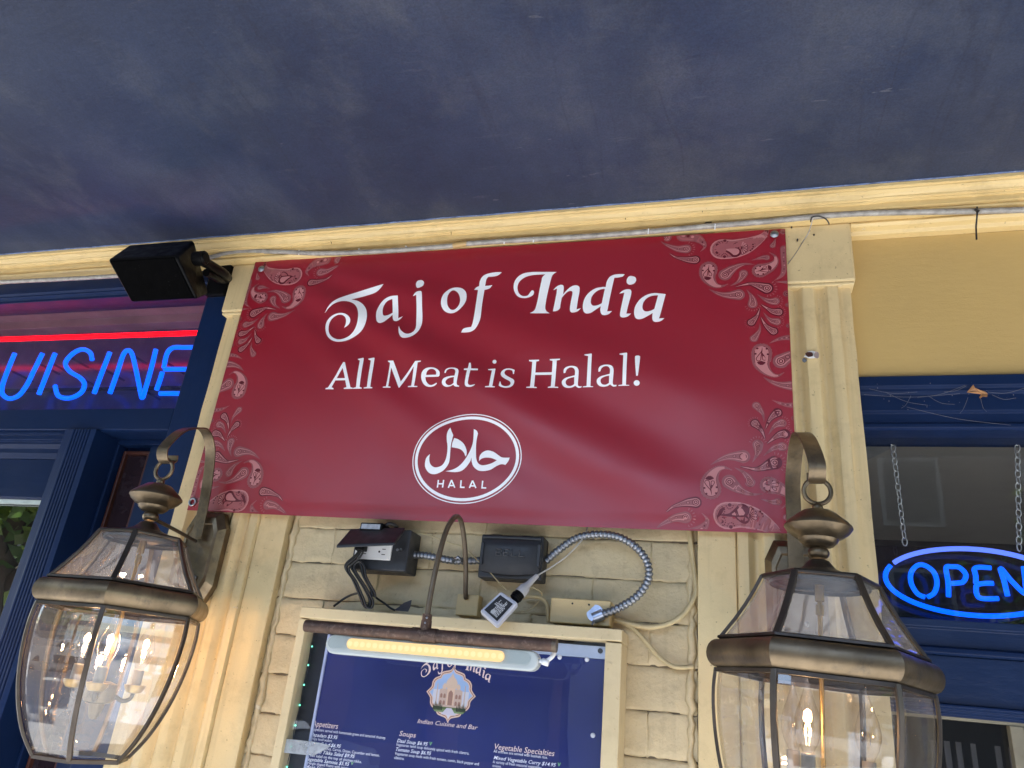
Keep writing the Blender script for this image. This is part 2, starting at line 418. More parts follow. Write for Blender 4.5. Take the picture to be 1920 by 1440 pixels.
# ------------------------------------------------------------------ cornice
cor = thing('cornice', 'cream painted wooden cornice moulding along the top of the shop front', 'cornice', (-0.5, 0, 2.58))
def wavy_profile(name, prof, x0, x1, mat, parent, amp=0.0012, step=0.06, seed=1, sm=False):
    rnd = random.Random(seed); xs = []; x = x0
    while x < x1: xs.append(x); x += step
    xs.append(x1); n = len(prof); vs = []; fs = []
    for x in xs:
        for (y, z) in prof: vs.append((x, y + rnd.uniform(-amp, amp) * 0.5, z + rnd.uniform(-amp, amp)))
    for i in range(len(xs) - 1):
        for k in range(n): fs.append((i*n + k, i*n + (k+1) % n, (i+1)*n + (k+1) % n, (i+1)*n + k))
    fs += [tuple(range(n)), tuple((len(xs)-1)*n + k for k in range(n))]
    mb = MB().add(vs, fs)
    return build(name, mb, mat, parent, smooth=sm, bevel=0.0012 if not sm else 0)
wavy_profile('crown_moulding', [(0.02, 2.6258), (-0.052, 2.6258), (-0.052, 2.6175), (-0.0465, 2.6170), (-0.0460, 2.6130), (-0.0405, 2.6105), (-0.0365, 2.6055), (-0.0355, 2.6022), (-0.0305, 2.6018), (-0.0300, 2.599), (0.02, 2.599)], -2.9, 1.5, cream_wood, cor, 0.0009, 0.07, 2)
wavy_profile('frieze_board', [(0.02, 2.5988), (-0.024, 2.5988), (-0.024, 2.5885), (0.02, 2.5885)], -2.9, 1.5, cream_wood, cor, 0.0008, 0.05, 5)
wavy_profile('lower_bead', [(0.02, 2.5883), (-0.012, 2.5883), (-0.0165, 2.586), (-0.018, 2.583), (-0.0165, 2.5805), (-0.011, 2.579), (0.02, 2.579)], -2.9, 1.5, cream_wood, cor, 0.0010, 0.045, 9)
# cracks in the moulding and the gap behind the bead
dk = paint('crack_dark', (0.035, 0.025, 0.012), 0.8, 0.2, 30)
for (xa, ya, xb, yb, Y_, w_) in ((1171,398,1173,412,-0.0345,0.0012), (1206,395,1207,406,-0.0345,0.0010), (1314,372,1317,398,-0.0355,0.0016), (1116,402,1117,412,-0.0345,0.0009), (845,432,846,441,-0.0345,0.0008), (620,452,622,458,-0.0345,0.0008)):
    p0_, p1_ = at(xa, ya, Y_), at(xb, yb, Y_); mid_ = p0_.lerp(p1_, 0.5) + Vector((0.0006, 0, 0)); build('crack', MB().tube([p0_, mid_, p1_], [w_ * 0.4, w_, w_ * 0.4], 5), dk, cor)
hp = [at(1317,424,-0.0195), at(1326,412,-0.0195), at(1334,408,-0.0195), at(1335,424,-0.0195)]
build('gap', MB().add(hp + [p + Vector((0, 0.004, 0)) for p in hp], [(0,1,2,3), (7,6,5,4), (0,4,5,1), (1,5,6,2), (2,6,7,3), (3,7,4,0)]), dk, cor)
wavy_profile('bay_moulding', [(0.06, 2.5787), (0.004, 2.5787), (0.002, 2.573), (0.008, 2.569), (0.020, 2.567), (0.024, 2.560), (0.06, 2.560)], 0.2495, 1.5, cream_wood, cor, 0.0008, 0.06, 12)

# ------------------------------------------------------------------ brick wall between the pilasters
bw = thing('brick_wall', 'cream painted brick wall between the two fluted pilasters', 'wall', (-0.454, 0.05, 0))
WY = 0.035
build('mortar_bed', MB().box(-0.8635, -0.0455, WY + 0.0030, 0.16, 0.0, 2.579), mortar, bw)
random.seed(21)
zj = at(530, 1052, WY).z
ch = 0.0705
brick_meshes = []
def brick_mesh(L, H, seed):
    rnd = random.Random(seed); us = [0, 0.018, 0.07, 0.2, 0.36, 0.5, 0.64, 0.8, 0.93, 0.982, 1]; ws = [0, 0.05, 0.2, 0.5, 0.8, 0.95, 1]
    nx, nz = len(us) - 1, len(ws) - 1; vs = []; fs = []
    for j in range(nz + 1):
        for i in range(nx + 1):
            x = -L/2 + L * us[i]; z = -H/2 + H * ws[j]
            edge = (i in (0, nx)) or (j in (0, nz))
            y = rnd.uniform(-0.0013, 0.0013)
            if j in (0, nz): y += 0.0004 + 0.0046 * max(0.0, math.sin(i * 0.9 + seed * 2.1 + j)) ** 0.5 * rnd.uniform(0.5, 1)
            elif i in (0, nx): y += rnd.uniform(-0.0003, 0.0006)
            if edge: x += rnd.uniform(-0.0022, 0.0022); z += rnd.uniform(-0.0016, 0.0016)
            vs.append((x, y, z))
    for j in range(nz):
        for i in range(nx):
            a = j * (nx + 1) + i; fs.append((a, a + 1, a + nx + 2, a + nx + 1))
    rim = [i for i in range(nx + 1)] + [(j + 1) * (nx + 1) - 1 for j in range(1, nz + 1)] + [nz * (nx + 1) + i for i in range(nx - 1, -1, -1)] + [j * (nx + 1) for j in range(nz - 1, 0, -1)]
    n0 = len(vs)
    for r in rim: vs.append((vs[r][0], 0.03, vs[r][2]))
    for k in range(len(rim)): fs.append((rim[k], n0 + k, n0 + (k + 1) % len(rim), rim[(k + 1) % len(rim)]))
    me = bpy.data.meshes.new('brick'); me.from_pydata(vs, [], fs); me.update()
    for p in me.polygons: p.use_smooth = True
    bm = bmesh.new(); bm.from_mesh(me); bmesh.ops.recalc_face_normals(bm, faces=bm.faces); bm.to_mesh(me); bm.free()
    me.materials.append(brick_paint); return me
brick_meshes = {L: [brick_mesh(L, ch - 0.0010, s) for s in range(5)] for L in (0.212, 0.104)}
row0 = -20
for r in range(row0, 9):
    z = zj - ch / 2 - r * ch if False else zj + ch / 2 + r * ch
    if z > 2.55: continue
    shift = 0.0 if r % 2 else 0.108
    x = -0.8625 + (0.0 if r % 2 else 0.0)
    seq = ([0.104] if r % 2 == 0 else []) + [0.212] * 4
    for L in seq:
        if x > -0.058: break
        lim = -0.0462 - x
        if L > lim - 0.03 and L != lim:
            L = round(lim, 4)
            if L not in brick_meshes: brick_meshes[L] = [brick_mesh(L, ch - 0.0010, s) for s in range(2)]
        o = bpy.data.objects.new('brick', random.choice(brick_meshes[L])); C.objects.link(o); o.parent = bw
        o.location = Vector((x + L/2, WY + random.uniform(-0.0013, 0.0012), z)) - org(bw)
        o.rotation_euler = (random.uniform(-0.01, 0.01), random.uniform(-0.005, 0.005), random.uniform(-0.006, 0.006))
        x += L - 0.0012
# irregular bead of caulk down each edge of the brickwork
def caulk(x, seed):
    rnd = random.Random(seed); pts = []; rs = []; z = 1.25
    while z < 2.55:
        pts.append((x + rnd.uniform(-0.003, 0.003), WY + 0.001 + rnd.uniform(-0.002, 0.002), z)); rs.append(rnd.uniform(0.004, 0.009)); z += 0.012
    build('caulk_bead', MB().tube(pts, rs, 7), brick_paint, bw, smooth='all')
caulk(-0.853, 1); caulk(-0.056, 2)

# ------------------------------------------------------------------ pilasters
def pilaster(label, xc, inner):
    """fluted pilaster centred at xc; inner = +1 when the brick wall lies to its right"""
    t = thing('pilaster', label, 'pilaster', (xc, 0.05, 0), 'pilasters either side of the brick wall')
    Y0 = 0.010; s = inner
    prof = [(-0.1225, 0.14), (-0.1225, 0.020), (-0.0990, 0.020), (-0.0985, Y0)]
    x = -0.0985
    for k in range(5):
        prof += [(x + 0.0015, Y0), (x + 0.0180, Y0)]
        x += 0.0195
        if k < 4:
            for q in range(1, 12): prof.append((x - 0.001 + 0.0265 * q / 12, Y0 + 0.0125 * math.sin(PI * q / 12) ** 1.25))
            x += 0.0245
    prof += [(0.0985, 0.020), (0.0985, 0.14)]
    prof = [(xc + s * a, b) for a, b in prof]
    rnd = random.Random(int(xc * 100) % 97); zs = [0.0] + [1.2 + 0.05 * i for i in range(25)] + [2.447]
    vs = []; fs = []; n = len(prof)
    for z in zs:
        for a, b in prof: vs.append((a + rnd.uniform(-0.0007, 0.0007), b + rnd.uniform(-0.0006, 0.0006), z))
    for i in range(len(zs) - 1):
        for k in range(n): fs.append((i*n + k, i*n + (k+1) % n, (i+1)*n + (k+1) % n, (i+1)*n + k))
    build('fluted_shaft', MB().add(vs, fs), cream_post, t, smooth=True)
    xa, xb = sorted((xc + s * 0.0988, xc + s * 0.1635))
    zs2 = MB()
    for (z0, z1) in ((0.0, 2.5785),): zs2.box(xa, xb, 0.016, 0.14, z0, z1)
    build('margin_board', zs2, cream_post, t, bevel=0.002)
    cb = MB().box(xc - 0.131, xc + 0.131, 0.003, 0.14, 2.4475, 2.5788)
    build('capital_block', cb, cream_post, t, bevel=0.004, bseg=2)
    build('capital_lip', MB().box(xc - 0.1285, xc + 0.1285, 0.0062, 0.13, 2.4405, 2.4472), cream_post, t, bevel=0.002)
    return t
pilaster('cream fluted pilaster between the blue doorway and the brick wall', -1.0265, 1)
pilaster('cream fluted pilaster between the brick wall and the right shop window', 0.1185, -1)

# ------------------------------------------------------------------ right bay: panel and shop window
PX0 = 0.2420
build_panel = tag(build('fascia_panel', MB().box(PX0, 1.5, 0.040, 0.14, 2.2575, 2.5598), cream_board, base=(0.85, 0.05, 2.2575), bevel=0.001),
                  'smooth tan painted fascia panel above the right shop window', 'panel')
sw = thing('shop_window', 'dark blue framed shop window with neon sign to the right of the pilaster', 'window', (0.85, 0.1, 0))
def P(name, prof, x0, x1, mat, parent, bev=0.0012): return build(name, MB().prism_x(prof, x0, x1), mat, parent, bevel=bev)
P('head_frame', [(0.14, 2.2572), (0.028, 2.2572), (0.028, 2.2380), (0.034, 2.2345), (0.034, 2.2290), (0.040, 2.2255), (0.0405, 2.1945), (0.047, 2.1915), (0.0475, 2.1730), (0.043, 2.1712), (0.043, 2.1640), (0.049, 2.1605), (0.086, 2.1605), (0.14, 2.1605)], PX0, 1.5, navy, sw)
P('mid_rail', [(0.14, 1.8370), (0.046, 1.8370), (0.046, 1.8250), (0.052, 1.8230), (0.052, 1.7960), (0.14, 1.7960)], PX0, 1.5, navy_rough, sw)
P('mid_moulding', [(0.14, 1.7957), (0.046, 1.7957), (0.043, 1.7930), (0.043, 1.7865), (0.047, 1.7835), (0.14, 1.7835)], PX0, 1.5, navy, sw)
P('panel_board', [(0.14, 1.7832), (0.055, 1.7832), (0.055, 1.7120), (0.14, 1.7120)], PX0, 1.5, navy_rough, sw)
P('lower_head', [(0.14, 1.7117), (0.048, 1.7117), (0.048, 1.7075), (0.056, 1.7050), (0.056, 1.7015), (0.064, 1.6985), (0.064, 1.6945), (0.14, 1.6945)], PX0, 1.5, navy, sw)
build('jamb', MB().box(0.98, 1.06, 0.03, 0.14, 0.3, 1.6942).box(0.98, 1.06, 0.03, 0.14, 1.8373, 2.160), navy_v, sw, bevel=0.002)
beige_strip = paint('beige_stop', (0.20, 0.175, 0.12), 0.5, 0.15, 20, dirt=0.4, bumpd=0.0006, bscale=100)
build('glazing_stop', MB().box(PX0, 0.98, 0.066, 0.072, 1.6900, 1.6943), beige_strip, sw)
build('muntin', MB().box(0.412, 0.4305, 0.064, 0.082, 0.5, 1.6898), beige_strip, sw, bevel=0.0015)
build('stop_edge', MB().box(0.436, 0.452, 0.058, 0.10, 0.5, 1.6898), navy_v, sw, bevel=0.0015)
g_shop = glass('shop_glass', (0.86, 0.88, 0.88), 1.5, 0.0, 0.0004, 0.02, 3.0)
build('pane', MB().add([(PX0 - 0.01, 0.088, 1.8372), (0.98, 0.088, 1.8372), (0.98, 0.088, 2.1603), (PX0 - 0.01, 0.088, 2.1603)], [(0, 1, 2, 3)]), g_shop, sw)
build('pane', MB().add([(PX0 - 0.01, 0.086, 0.5), (0.98, 0.086, 0.5), (0.98, 0.086, 1.6943), (PX0 - 0.01, 0.086, 1.6943)], [(0, 1, 2, 3)]), g_shop, sw)
build('sill', MB().box(PX0, 1.5, 0.0, 0.14, 0.42, 0.497), navy, sw, bevel=0.003)
build('stall_riser', MB().box(PX0, 1.5, 0.05, 0.14, 0.0, 0.418), navy, sw, bevel=0.003)
# room behind the glass
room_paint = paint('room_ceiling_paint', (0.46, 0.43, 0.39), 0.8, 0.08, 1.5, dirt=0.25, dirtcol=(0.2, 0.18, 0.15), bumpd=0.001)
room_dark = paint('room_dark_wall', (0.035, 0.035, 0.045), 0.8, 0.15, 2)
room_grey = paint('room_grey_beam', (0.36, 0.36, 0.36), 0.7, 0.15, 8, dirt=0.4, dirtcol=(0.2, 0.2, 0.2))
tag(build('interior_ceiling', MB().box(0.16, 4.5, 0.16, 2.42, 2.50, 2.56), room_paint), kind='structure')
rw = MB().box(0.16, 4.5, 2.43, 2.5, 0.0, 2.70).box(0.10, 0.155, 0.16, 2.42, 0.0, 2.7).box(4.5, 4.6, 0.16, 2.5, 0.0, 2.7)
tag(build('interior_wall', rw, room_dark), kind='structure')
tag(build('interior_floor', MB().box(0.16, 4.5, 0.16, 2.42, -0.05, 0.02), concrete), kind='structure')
tag(build('ceiling_beam', MB().hull8([(0.16, 0.20, 2.33), (0.60, 0.20, 2.33), (0.30, 0.9, 2.33), (0.16, 0.9, 2.33), (0.16, 0.20, 2.498), (0.60, 0.20, 2.498), (0.30, 0.9, 2.498), (0.16, 0.9, 2.498)]), room_grey, base=(0.2, 0.5, 2.33)),
    'mottled grey boxed beam at the inside corner behind the shop window glass', 'beam')
tag(build('picture_rail', MB().box(0.17, 4.4, 2.395, 2.428, 2.205, 2.228), room_grey, base=(1, 2.4, 2.2)), 'pale rail across the dark back wall inside the shop', 'rail')
wb = thing('window_blind', 'grey vertical slats of a blind behind the lower right shop window', 'blind', (0.35, 0.15, 1.0))
slat_m = paint('blind_slat', (0.085, 0.08, 0.09), 0.6, 0.15, 8)
random.seed(5)
for i, x in enumerate((0.325, 0.345, 0.362, 0.383, 0.418, 0.437, 0.455, 0.474, 0.50, 0.52, 0.545, 0.57)):
    a = random.uniform(0.2, 0.8)
    build('slat', MB().obox((x, 0.16, 1.32), (0.0065 * math.cos(a), 0.0065 * math.sin(a), 0), (-0.0006 * math.sin(a), 0.0006 * math.cos(a), 0), (0, 0, 0.34)), slat_m, wb)

# ------------------------------------------------------------------ left bay: neon transom, door surround, side window
LX = -3.0
tw = thing('transom_window', 'dark blue framed transom window holding the red and blue neon sign', 'window', (-2.0, 0.1, 2.2))
P('head_board', [(0.10, 2.5786), (0.018, 2.5786), (0.018, 2.5440), (0.024, 2.5410), (0.024, 2.5360), (0.034, 2.5330), (0.034, 2.5255), (0.10, 2.5255)], LX, -1.2345, navy, tw)
jm = MB().box(-1.234, -1.1495, 0.030, 0.30, 0.0, 2.5786)
build('jamb', jm, navy_v, tw, bevel=0.002)
P('bottom_rail', [(0.12, 2.2085), (0.030, 2.2085), (0.030, 2.1560), (0.0365, 2.1530), (0.12, 2.1530)], LX, -1.2345, navy, tw)
g_tr = glass('transom_glass', (0.95, 0.96, 0.97), 1.5, 0.0, 0.0002, 0.006, 2.0)
build('pane', MB().add([(LX, 0.070, 2.2088), (-1.2346, 0.070, 2.2088), (-1.2346, 0.070, 2.5252), (LX, 0.070, 2.5252)], [(0, 1, 2, 3)]), g_tr, tw)
gloss_navy = paint('sign_box_gloss', (0.055, 0.05, 0.12), 0.16, 0.25, 8, dirt=0.35, dirtcol=(0.14, 0.10, 0.14), bumpd=0.0002, bscale=30)
box_ceil = paint('sign_box_ceiling', (0.16, 0.12, 0.14), 0.42, 0.2, 8, dirt=0.3, dirtcol=(0.1, 0.09, 0.09))
build('sign_box_back', MB().box(LX, -1.05, 0.232, 0.25, 2.15, 2.66), gloss_navy, tw)
build('sign_box_top', MB().prism_x([(0.102, 2.600), (0.101, 2.5785), (0.150, 2.5785), (0.152, 2.560), (0.190, 2.558), (0.192, 2.535), (0.231, 2.533), (0.231, 2.600)], LX, -1.2345), box_ceil, tw, bevel=0.001)
build('sign_box_floor', MB().box(LX, -1.2345, 0.122, 0.231, 2.19, 2.2055), gloss_navy, tw)
build('sign_box_end', MB().box(LX - 0.02, LX - 0.002, 0.10, 0.25, 2.19, 2.6), gloss_navy, tw)

ds = thing('door_surround', 'dark blue fluted door post and recessed side panel left of the lantern', 'doorway', (-1.4, 0.1, 0))
# fluted post
x0, x1 = -1.521, -1.429; prof = [(x0, 0.14), (x0, 0.022), (x0 + 0.022, 0.020)]
x = x0 + 0.024
for k in range(6):
    prof += [(x, 0.0195), (x + 0.0045, 0.0195), (x + 0.006, 0.0235), (x + 0.0075, 0.0235)]; x += 0.0088
prof += [(x + 0.001, 0.0195), (x1, 0.021), (x1, 0.14)]
build('fluted_post', MB().prism_z(prof, 0.0, 2.1528), navy_v, ds, bevel=0.0007)
build('reveal_board', MB().box(-1.4288, -1.2343, 0.125, 0.14, 0.0, 2.1526), navy_v, ds)
build('reveal_bead', MB().box(-1.4286, -1.4215, 0.094, 0.1248, 0.0, 2.140).box(-1.4286, -1.2343, 0.094, 0.1246, 2.1405, 2.1526), navy_v, ds, bevel=0.0015)
bx0, bx1, bz1 = -1.4155, -1.338, 2.128
build('brown_frame', MB().box(bx0, bx0 + 0.007, 0.108, 0.1245, 0.2, bz1).box(bx0 + 0.0075, bx1, 0.108, 0.1245, bz1 - 0.008, bz1).box(bx1 - 0.006, bx1, 0.108, 0.1245, 0.2, bz1 - 0.0085), wood_brown, ds, bevel=0.0012)
dark_pane = paint('dark_side_glass', (0.02, 0.012, 0.016), 0.08, 0.2, 8, dirt=0.15, dirtcol=(0.12, 0.12, 0.15), bumpd=0.0)
build('side_pane', MB().box(bx0 + 0.0072, bx1 - 0.0062, 0.118, 0.1243, 0.2, bz1 - 0.0086), dark_pane, ds)
build('rough_board', MB().box(-1.3365, -1.2345, 0.104, 0.1244, 0.0, 2.140), navy_rough, ds, bevel=0.002)

lw = thing('side_window', 'dark blue window with trees reflected in its glass left of the door post', 'window', (-2.2, 0.1, 0))
zz = lambda y, Y=0.05: at(40, y, Y).z
P('head_moulding', [(0.14, 2.1527), (0.034, 2.1527), (0.034, zz(814, .034)), (0.044, zz(816, .044)), (0.044, zz(824, .044)), (0.056, zz(828, .056)), (0.056, zz(833, .056)), (0.066, zz(841, .066)), (0.066, zz(849, .066)), (0.072, zz(860, .072)), (0.14, zz(860, .072))], LX, -1.5215, navy, lw)
P('head_rail', [(0.14, zz(860, .072) - 0.0004), (0.074, zz(860, .072) - 0.0004), (0.074, zz(932, .074)), (0.080, zz(936, .08)), (0.14, zz(936, .08))], LX, -1.5215, navy, lw)
zt = zz(936, .08) - 0.0004
build('pale_top_edge', MB().box(LX, -1.5215, 0.084, 0.096, zt - 0.009, zt), paint('pale_strip', (0.45, 0.52, 0.50), 0.5, 0.2, 20), lw)  # thin pale strip across the top of the pane
build('pane', MB().add([(LX, 0.100, 0.6), (-1.5215, 0.100, 0.6), (-1.5215, 0.100, zt), (LX, 0.100, zt)], [(0, 1, 2, 3)]), glass('window_glass', (0.5, 0.52, 0.52), 2.9, 0.0, 0.0006, 0.0, 2.0), lw)
build('dark_interior_sheet', MB().box(LX, -1.5215, 0.26, 0.27, 0.0, zt), room_dark, lw)  # dark sheet standing in for the dark interior behind the pane
build('lower_board', MB().box(LX, -1.5215, 0.06, 0.14, 0.0, 0.598), navy, lw, bevel=0.002)
# the building above and beyond the frame keeps the sky from shining in behind the shop front
bld = tag(build('upper_wall', MB().box(-6, 5, 0.16, 0.3, 2.72, 6.5).box(-6, -3.02, 0.05, 0.3, 0, 2.72).box(1.52, 5, 0.05, 0.3, 0, 2.72), cream, base=(0, 0.2, 2.7)), 'cream upper wall of the shop building above the canopy', 'wall')
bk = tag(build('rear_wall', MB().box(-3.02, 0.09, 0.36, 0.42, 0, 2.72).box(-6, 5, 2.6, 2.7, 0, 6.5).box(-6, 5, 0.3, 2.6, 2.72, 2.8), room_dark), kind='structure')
# ------------------------------------------------------------------ banner
BX0, BX1, BZ0, BZ1 = -1.0965, 0.1245, 1.957, 2.5755
_tl, _tr, _bl, _br = at(480, 492, 0), at(1472, 430, 0), at(352, 957, 0), at(1498, 1001, 0)
_fa, _fb = at(520, 500, 0), at(1420, 985, 0)
_fd = Vector((_fb.x - _fa.x, _fb.z - _fa.z)).normalized()
def bn(x, z):
    """depth of the vinyl: nearly flat, with slack folds running from the top left to the bottom right"""
    u = (x - BX0) / (BX1 - BX0); v = (z - BZ0) / (BZ1 - BZ0)
    p = Vector((x - _fa.x, z - _fa.z)); s = p.x * _fd.y - p.y * _fd.x; t = p.dot(_fd)
    env = max(0.0, min(1.0, t / 0.25)) * max(0, min(1, u * 6)) * max(0, min(1, (1 - u) * 5)) * max(0, min(1, v * 6)) * max(0, min(1, (1 - v) * 6))
    fan = s / (0.05 + 0.10 * max(0.0, t))
    d = 0.0042 * env * math.sin(fan * 4.6 + 0.6) * math.exp(-(fan / 1.6) ** 2)
    d += 0.0022 * math.sin(PI * u) * math.sin(PI * v) * math.sin(3.1 * u + 2.2 * v)
    d += 0.0010 * math.sin(11 * u + 1.3) * math.sin(7 * v) * env
    for (cx_, cz_) in ((_tl.x + 0.01, _tl.z - 0.012), (_tr.x - 0.017, _tr.z - 0.012)):
        dx, dz = x - cx_, z - cz_; r = math.hypot(dx, dz)
        if r < 0.3: d += 0.0010 * math.exp(-r / 0.07) * math.sin(7 * math.atan2(dz, dx) + 0.5) * min(1, r / 0.02)
    # tight little ripples down the right-hand hem
    if u > 0.9: d += 0.0005 * math.sin(u * 520) * min(1, (u - 0.9) / 0.04) * max(0, 1 - v * 1.6)
    # hem stitched along top and bottom
    if v > 0.965: d -= 0.0007
    if v < 0.03: d -= 0.0007
    return -0.003 - d
vinyl = paint('red_vinyl', (0.265, 0.0095, 0.022), 0.29, 0.03, 2, bumpd=0.00006, bscale=900, spec=0.7)
def print_mat(name, col):
    m = paint(name, col, 0.32, 0.02, 4, bumpd=0.0); return m
pz_halo = print_mat('print_mauve', (0.25, 0.075, 0.085)); pz_pink = print_mat('print_pink', (0.48, 0.19, 0.195)); pz_dark = print_mat('print_maroon', (0.11, 0.006, 0.016))
pz_mid = print_mat('print_rose', (0.33, 0.095, 0.105))
bt = thing('banner', 'red vinyl halal banner with paisley corners hung between the pilasters', 'banner', (-0.486, 0.0, 1.957))
def edge(u, v):
    top = _tl.lerp(_tr, u); bot = _bl.lerp(_br, u) - Vector((0, 0, 0.0035 * math.sin(PI * u) + 0.0006 * math.sin(9 * u))); return bot.lerp(top, v)
NU, NV = 150, 76; vs = []; fs = []
for j in range(NV + 1):
    for i in range(NU + 1):
        p = edge(i / NU, j / NV); vs.append((p.x, bn(p.x, p.z), p.z))
for j in range(NV):
    for i in range(NU):
        a = j * (NU + 1) + i; fs.append((a, a + 1, a + NU + 2, a + NU + 1))
n0 = len(vs); rim = list(range(NU + 1)) + [(j + 1) * (NU + 1) - 1 for j in range(1, NV + 1)] + [NV * (NU + 1) + i for i in range(NU - 1, -1, -1)] + [j * (NU + 1) for j in range(NV - 1, 0, -1)]
for r in rim: vs.append((vs[r][0], vs[r][1] + 0.0008, vs[r][2]))
for k in range(len(rim)): fs.append((rim[k], n0 + k, n0 + (k + 1) % len(rim), rim[(k + 1) % len(rim)]))
build('vinyl_sheet', MB().add(vs, fs), vinyl, bt, smooth=True)

def inside(x, z):
    """keep print on the cloth"""
    v = (z - BZ0) / (BZ1 - BZ0)
    xl = _bl.x + (_tl.x - _bl.x) * v + 0.001; xr = _br.x + (_tr.x - _br.x) * v - 0.001
    x = min(max(x, xl), xr); u = (x - BX0) / (BX1 - BX0)
    zt = _tl.z + (_tr.z - _tl.z) * u - 0.001; zb = _bl.z + (_br.z - _bl.z) * u + 0.001
    return x, min(max(z, zb), zt)
class Print:
    """flat print collected as triangles lying just above the cloth"""
    def __init__(self): self.mb = {}
    def shape(self, mat, contours, lift, grid=0.012, xf=None):
        if grid:
            cc = []
            for c in contours:
                o = []
                for i in range(len(c)):
                    a, b = Vector(c[i][:2]), Vector(c[(i + 1) % len(c)][:2]); m = max(1, int((b - a).length / 0.006))
                    o += [tuple(a.lerp(b, k / m)) for k in range(m)]
                cc.append(o)
            contours = cc
        tv, tf = fill(contours, grid)
        vs = []
        for p in tv:
            x, z = (p.x, p.y) if xf is None else xf(p.x, p.y)
            x, z = inside(x, z); vs.append((x, bn(x, z) - lift, z))
        self.mb.setdefault(mat.name, (mat, MB()))[1].add(vs, tf)
    def make(self, names, parent):
        for k, (mat, mb) in self.mb.items(): build(names.get(k, names.get('*')), mb, mat, parent, normals=False)

def px2p(contour, ox, oy, s, n=4):
    o = outline(contour, n); out = []
    for p in o:
        q = at(ox + p.x / s, oy + p.y / s, -0.003); out.append((q.x, q.z))
    return out
TITLE = [
 (600, 500, [(72,700,1),(150,590),(260,500),(420,420),(600,360),(780,315),(962,268,1),(900,340),(820,390),(680,430),(470,490,1),(560,510),(640,560),(695,640),(718,740),(710,840),(670,930),(600,1000),(500,1060),(380,1110),(260,1128),(170,1100),(105,1030),(80,930),(90,840),(140,770),(220,725),(320,708),(400,725),(455,770),(468,820),(440,875),(358,922,1),(390,870),(402,810),(385,765),(340,738),(270,738),(190,775),(140,840),(125,920),(140,1000),(190,1060),(260,1088),(340,1080),(430,1040),(510,970),(565,880),(590,770),(580,670),(540,590),(480,545),(400,525),(310,535),(220,575),(130,640)]),
 (600, 500, [(1172,438,1),(1170,600),(1172,770,1),(1240,738,1),(1190,795),(1140,820),(1100,800),(1085,720,1),(1020,790),(960,845),(905,862),(865,830),(848,740),(855,650),(900,550),(970,480),(1060,445)], [(1085,485,1),(1085,685,1),(1020,725),(960,735),(940,690),(940,620),(970,550),(1020,505)]),
 (600, 500, [(1443,265),(1470,215),(1530,205),(1563,240),(1550,290),(1500,322),(1460,325)]),
 (600, 500, [(1400,455,1),(1440,400),(1490,378),(1535,400),(1535,600),(1532,780),(1515,880),(1465,980),(1390,1050),(1300,1085),(1235,1075),(1200,1020),(1188,950),(1190,895,1),(1220,960),(1280,1010),(1340,1015),(1400,980),(1435,910),(1440,780),(1450,600),(1452,435,1)]),
 (800, 490, [(470,392),(540,410),(590,465),(602,550),(575,640),(500,730),(420,780),(340,785),(270,750),(228,680),(225,590),(260,500),(330,430),(400,398)], [(410,438),(465,470),(500,540),(505,620),(475,690),(420,735),(365,730),(325,680),(313,600),(325,520),(360,460)]),
 (800, 490, [(1130,165,1),(1080,205),(1020,225),(925,232,1),(895,270),(875,365,1),(930,362),(985,350,1),(950,395),(910,415),(865,425,1),(845,560),(830,700),(815,840),(790,920),(740,1000),(690,1040),(620,1060),(512,1062,1),(540,1015),(590,995),(668,985,1),(695,920),(725,780),(745,620),(768,425,1),(708,428,1),(745,385),(785,370,1),(795,300),(830,235),(880,198),(960,175),(1050,163)]),
 (960, 490, [(672,160,1),(620,195),(595,235),(560,360),(530,480),(505,600),(495,690),(515,740),(565,775,1),(265,775,1),(330,735),(355,680),(385,560),(410,430),(440,300),(455,240),(498,195,1),(330,205),(220,230),(140,275),(95,330),(80,400),(100,470),(145,510),(200,515),(240,500),(270,460),(300,430),(328,450),(315,495),(260,530),(180,545),(100,530),(50,480),(23,400),(35,310),(90,230),(180,180),(300,162),(480,160)]),
 (960, 490, [(615,430,1),(670,375),(735,350),(775,375),(765,490,1),(830,420),(900,370),(965,358),(1010,385),(1012,450),(990,560),(965,715,1),(1030,695,1),(985,740),(920,760),(875,750),(865,700),(880,600),(905,480),(895,445),(850,445),(800,480),(745,540,1),(725,640),(715,700),(670,735),(610,745,1),(640,600),(665,480),(675,405,1)]),
 (960, 490, [(1692,195,1),(1660,228),(1600,243),(1535,248,1),(1500,400),(1465,560),(1440,680),(1425,745,1),(1500,740,1),(1450,785),(1385,802),(1340,785),(1322,730),(1330,670,1),(1250,720),(1180,765),(1110,775),(1070,740),(1060,660),(1085,560),(1150,470),(1250,405),(1350,385),(1405,385,1),(1420,310),(1460,240),(1520,205),(1600,192)], [(1393,412,1),(1345,625,1),(1290,650),(1225,660),(1190,640),(1180,590),(1200,520),(1260,455),(1330,420)]),
 (1060, 490, [(990,220),(1050,240),(1063,290),(1030,335),(965,352),(922,325),(922,275),(950,230)]),
 (1060, 490, [(808,485,1),(860,440),(930,418),(980,430),(990,480),(965,580),(935,690),(915,780,1),(985,780,1),(940,820),(880,838),(830,828),(818,790),(835,690),(860,580),(885,470,1)]),
 (1060, 490, [(1505,495,1),(1470,630),(1435,760),(1405,855,1),(1488,850,1),(1440,890),(1375,908),(1320,895),(1303,850),(1310,775,1),(1240,815),(1160,855),(1090,865),(1045,835),(1030,760),(1050,670),(1120,570),(1220,505),(1330,478),(1430,485)], [(1392,512,1),(1335,715,1),(1280,740),(1215,750),(1170,730),(1157,680),(1175,610),(1230,550),(1310,518)]),
]
